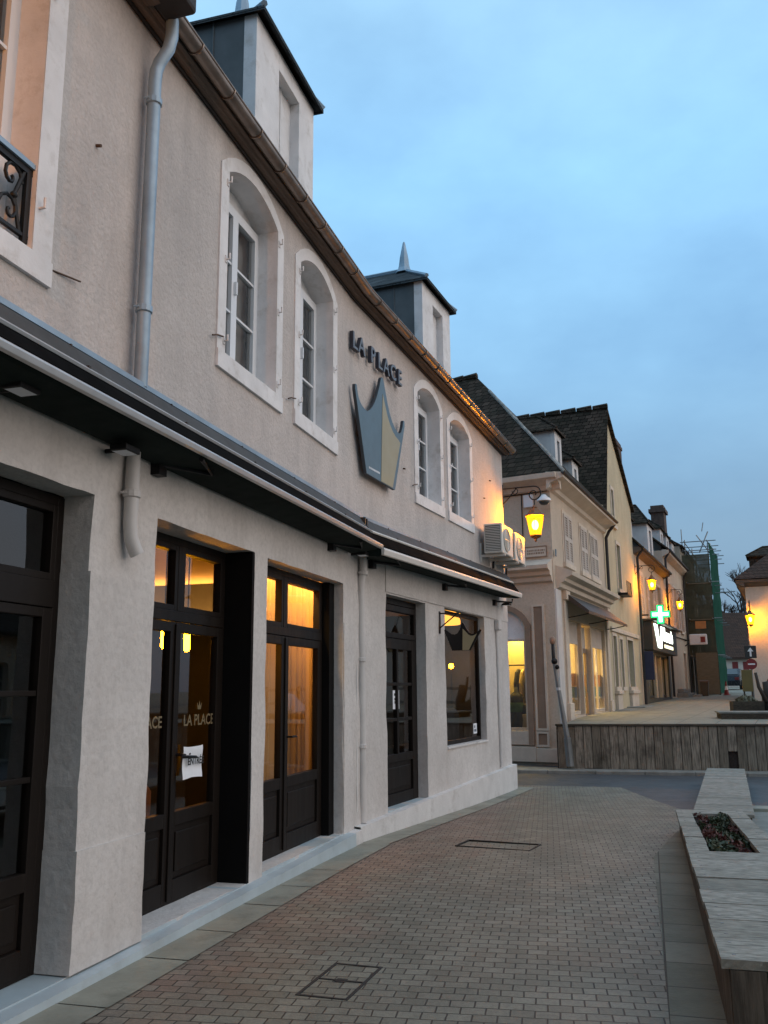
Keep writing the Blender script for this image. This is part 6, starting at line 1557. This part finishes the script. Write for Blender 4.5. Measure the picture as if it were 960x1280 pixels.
# ------------------------------------------------------------------ covers set into the paving
def cover(F, a, b, c, e, label, mids):
    t = thing('paved_cover', label, 'manhole cover', F.mat((a+b)/2, (c+e)/2, 0), 'covers set into the paving')
    z = max(gz(F.pt(x_, y_, 0).y) for x_ in (a, b) for y_ in (c, e)) if label else 0
    mb = MB()
    for x0, x1, y0, y1 in [(a, b, c, c+.018), (a, b, e-.018, e), (a, a+.018, c+.018, e-.018), (b-.018, b, c+.018, e-.018)]+[(m-.007, m+.007, c+.018, e-.018) for m in mids]: mb.box(F, x0, x1, y0, y1, z-.03, z+.004)
    for m in mids: mb.box(F, m-.03, m+.03, (c+e)/2-.03, (c+e)/2+.03, z, z+.003)
    mb.build('steel_frame', M['iron_cover'], t)
M['iron_cover'] = pmat('dull_iron', (.022, .02, .018), .75, .2, var=.3, bump=.2)
FM = Fr((-.50, 5.22), 18)
cover(FM, 0, .60, 0, .30, 'near square cover framed in dark iron in the brick paving', [.30])
FM = Fr((.72, 10.0), 25)
cover(FM, 0, .42, 0, .82, 'far oblong cover framed in dark iron in the brick paving', [])

# ------------------------------------------------------------------ sky, sun, camera
w = bpy.data.worlds.new('World'); scn.world = w; w.use_nodes = True
nt = w.node_tree; nt.nodes.clear()
def N(typ, **kw):
    n = nt.nodes.new(typ)
    for k, v in kw.items(): setattr(n, k, v)
    return n
SUN_AZ, SUN_EL = 108.0, 4.0            # compass direction of the glow behind the camera
out = N('ShaderNodeOutputWorld'); bg = N('ShaderNodeBackground'); bg.inputs[1].default_value = SKY_STRENGTH = .12
sky = N('ShaderNodeTexSky', sky_type='NISHITA', sun_disc=False, sun_elevation=R(SUN_EL), sun_rotation=R(SUN_AZ), air_density=1.0, dust_density=1.5, ozone_density=2.5)
tc = N('ShaderNodeTexCoord'); sx = N('ShaderNodeSeparateXYZ'); nt.links.new(tc.outputs['Generated'], sx.inputs[0])
mp = N('ShaderNodeMapping'); mp.inputs['Scale'].default_value = (1.0, 1.0, 1.8); nt.links.new(tc.outputs['Generated'], mp.inputs[0])
nz1 = N('ShaderNodeTexNoise'); nz1.inputs['Scale'].default_value = 2.1; nz1.inputs['Detail'].default_value = 7; nz1.inputs['Roughness'].default_value = .52; nt.links.new(mp.outputs[0], nz1.inputs['Vector'])
rp_ = N('ShaderNodeValToRGB'); nt.links.new(nz1.outputs[0], rp_.inputs[0])
rp_.color_ramp.elements[0].position = .30; rp_.color_ramp.elements[0].color = (.66, .69, .76, 1); rp_.color_ramp.elements[1].position = .60; rp_.color_ramp.elements[1].color = (1.08, 1.07, 1.04, 1)
# thin overcast over the clear sky: brighter high up, dull blue near the horizon
gr = N('ShaderNodeValToRGB'); nt.links.new(sx.outputs[2], gr.inputs[0])
el = gr.color_ramp.elements; el[0].position = 0.0; el[0].color = (.145, .218, .315, 1); el[1].position = 1.0; el[1].color = (.42, .62, .82, 1)
for p_, c_ in ((.16, (.175, .285, .415, 1)), (.34, (.235, .445, .675, 1)), (.52, (.295, .575, .86, 1)), (.66, (.32, .565, .80, 1))):
    e = el.new(p_); e.color = c_
mulc = N('ShaderNodeMix', data_type='RGBA', blend_type='MULTIPLY'); mulc.inputs[0].default_value = 1
nt.links.new(gr.outputs[0], mulc.inputs[6]); nt.links.new(rp_.outputs[0], mulc.inputs[7])
sc_ = N('ShaderNodeVectorMath', operation='SCALE'); sc_.inputs['Scale'].default_value = 1/.12*1.32; nt.links.new(mulc.outputs[2], sc_.inputs[0])
mx = N('ShaderNodeMix', data_type='RGBA'); mx.inputs[0].default_value = .82
nt.links.new(sky.outputs[0], mx.inputs[6]); nt.links.new(sc_.outputs[0], mx.inputs[7])
# the side of the sunset: pale warm cloud, to the right of the view
dt = N('ShaderNodeVectorMath', operation='DOT_PRODUCT'); nt.links.new(tc.outputs['Generated'], dt.inputs[0]); dt.inputs[1].default_value = (math.sin(R(SUN_AZ)), math.cos(R(SUN_AZ)), 0)
wr = N('ShaderNodeValToRGB'); nt.links.new(dt.outputs['Value'], wr.inputs[0]); wr.color_ramp.elements[0].position = .42; wr.color_ramp.elements[0].color = (0, 0, 0, 1); wr.color_ramp.elements[1].position = .95; wr.color_ramp.elements[1].color = (.9, .9, .9, 1)
mw = N('ShaderNodeMix', data_type='RGBA'); nt.links.new(wr.outputs[0], mw.inputs[0]); nt.links.new(mx.outputs[2], mw.inputs[6]); mw.inputs[7].default_value = (9.2, 8.0, 7.2, 1)
nt.links.new(mw.outputs[2], bg.inputs[0]); nt.links.new(bg.outputs[0], out.inputs[0])
sun = bpy.data.lights.new('sun', 'SUN'); sun.energy = .6; sun.angle = R(70); sun.color = (1, .86, .76)
so = bpy.data.objects.new('sun', sun); COL.objects.link(so)
sv = Vector((math.sin(R(SUN_AZ))*math.cos(R(28)), math.cos(R(SUN_AZ))*math.cos(R(28)), math.sin(R(28))))
so.rotation_euler = sv.to_track_quat('Z', 'Y').to_euler(); so.location = (5, -5, 20)

cam = bpy.data.cameras.new('camera'); co = bpy.data.objects.new('camera', cam); COL.objects.link(co)
cam.sensor_fit = 'VERTICAL'; cam.sensor_height = 24; cam.lens = 24*1120/1280; cam.clip_end = 1500; cam.clip_start = .05
pit = math.atan(223/1120)
co.matrix_world = Matrix.Translation((0, 0, 1.6)) @ Matrix.Rotation(R(90)+pit, 4, 'X') @ Matrix.Rotation(R(-.5), 4, 'Z')
scn.camera = co
scn.view_settings.view_transform = 'Standard'; scn.view_settings.look = 'None'; scn.view_settings.exposure = .30; scn.view_settings.gamma = 1
scn.render.engine = 'CYCLES'
cy = scn.cycles
cy.use_denoising = True; cy.max_bounces = 7; cy.diffuse_bounces = 3; cy.glossy_bounces = 3; cy.transparent_max_bounces = 12; cy.caustics_reflective = False; cy.caustics_refractive = False; cy.sample_clamp_indirect = 6
try: cy.denoiser = 'OPENIMAGEDENOISE'
except Exception: pass
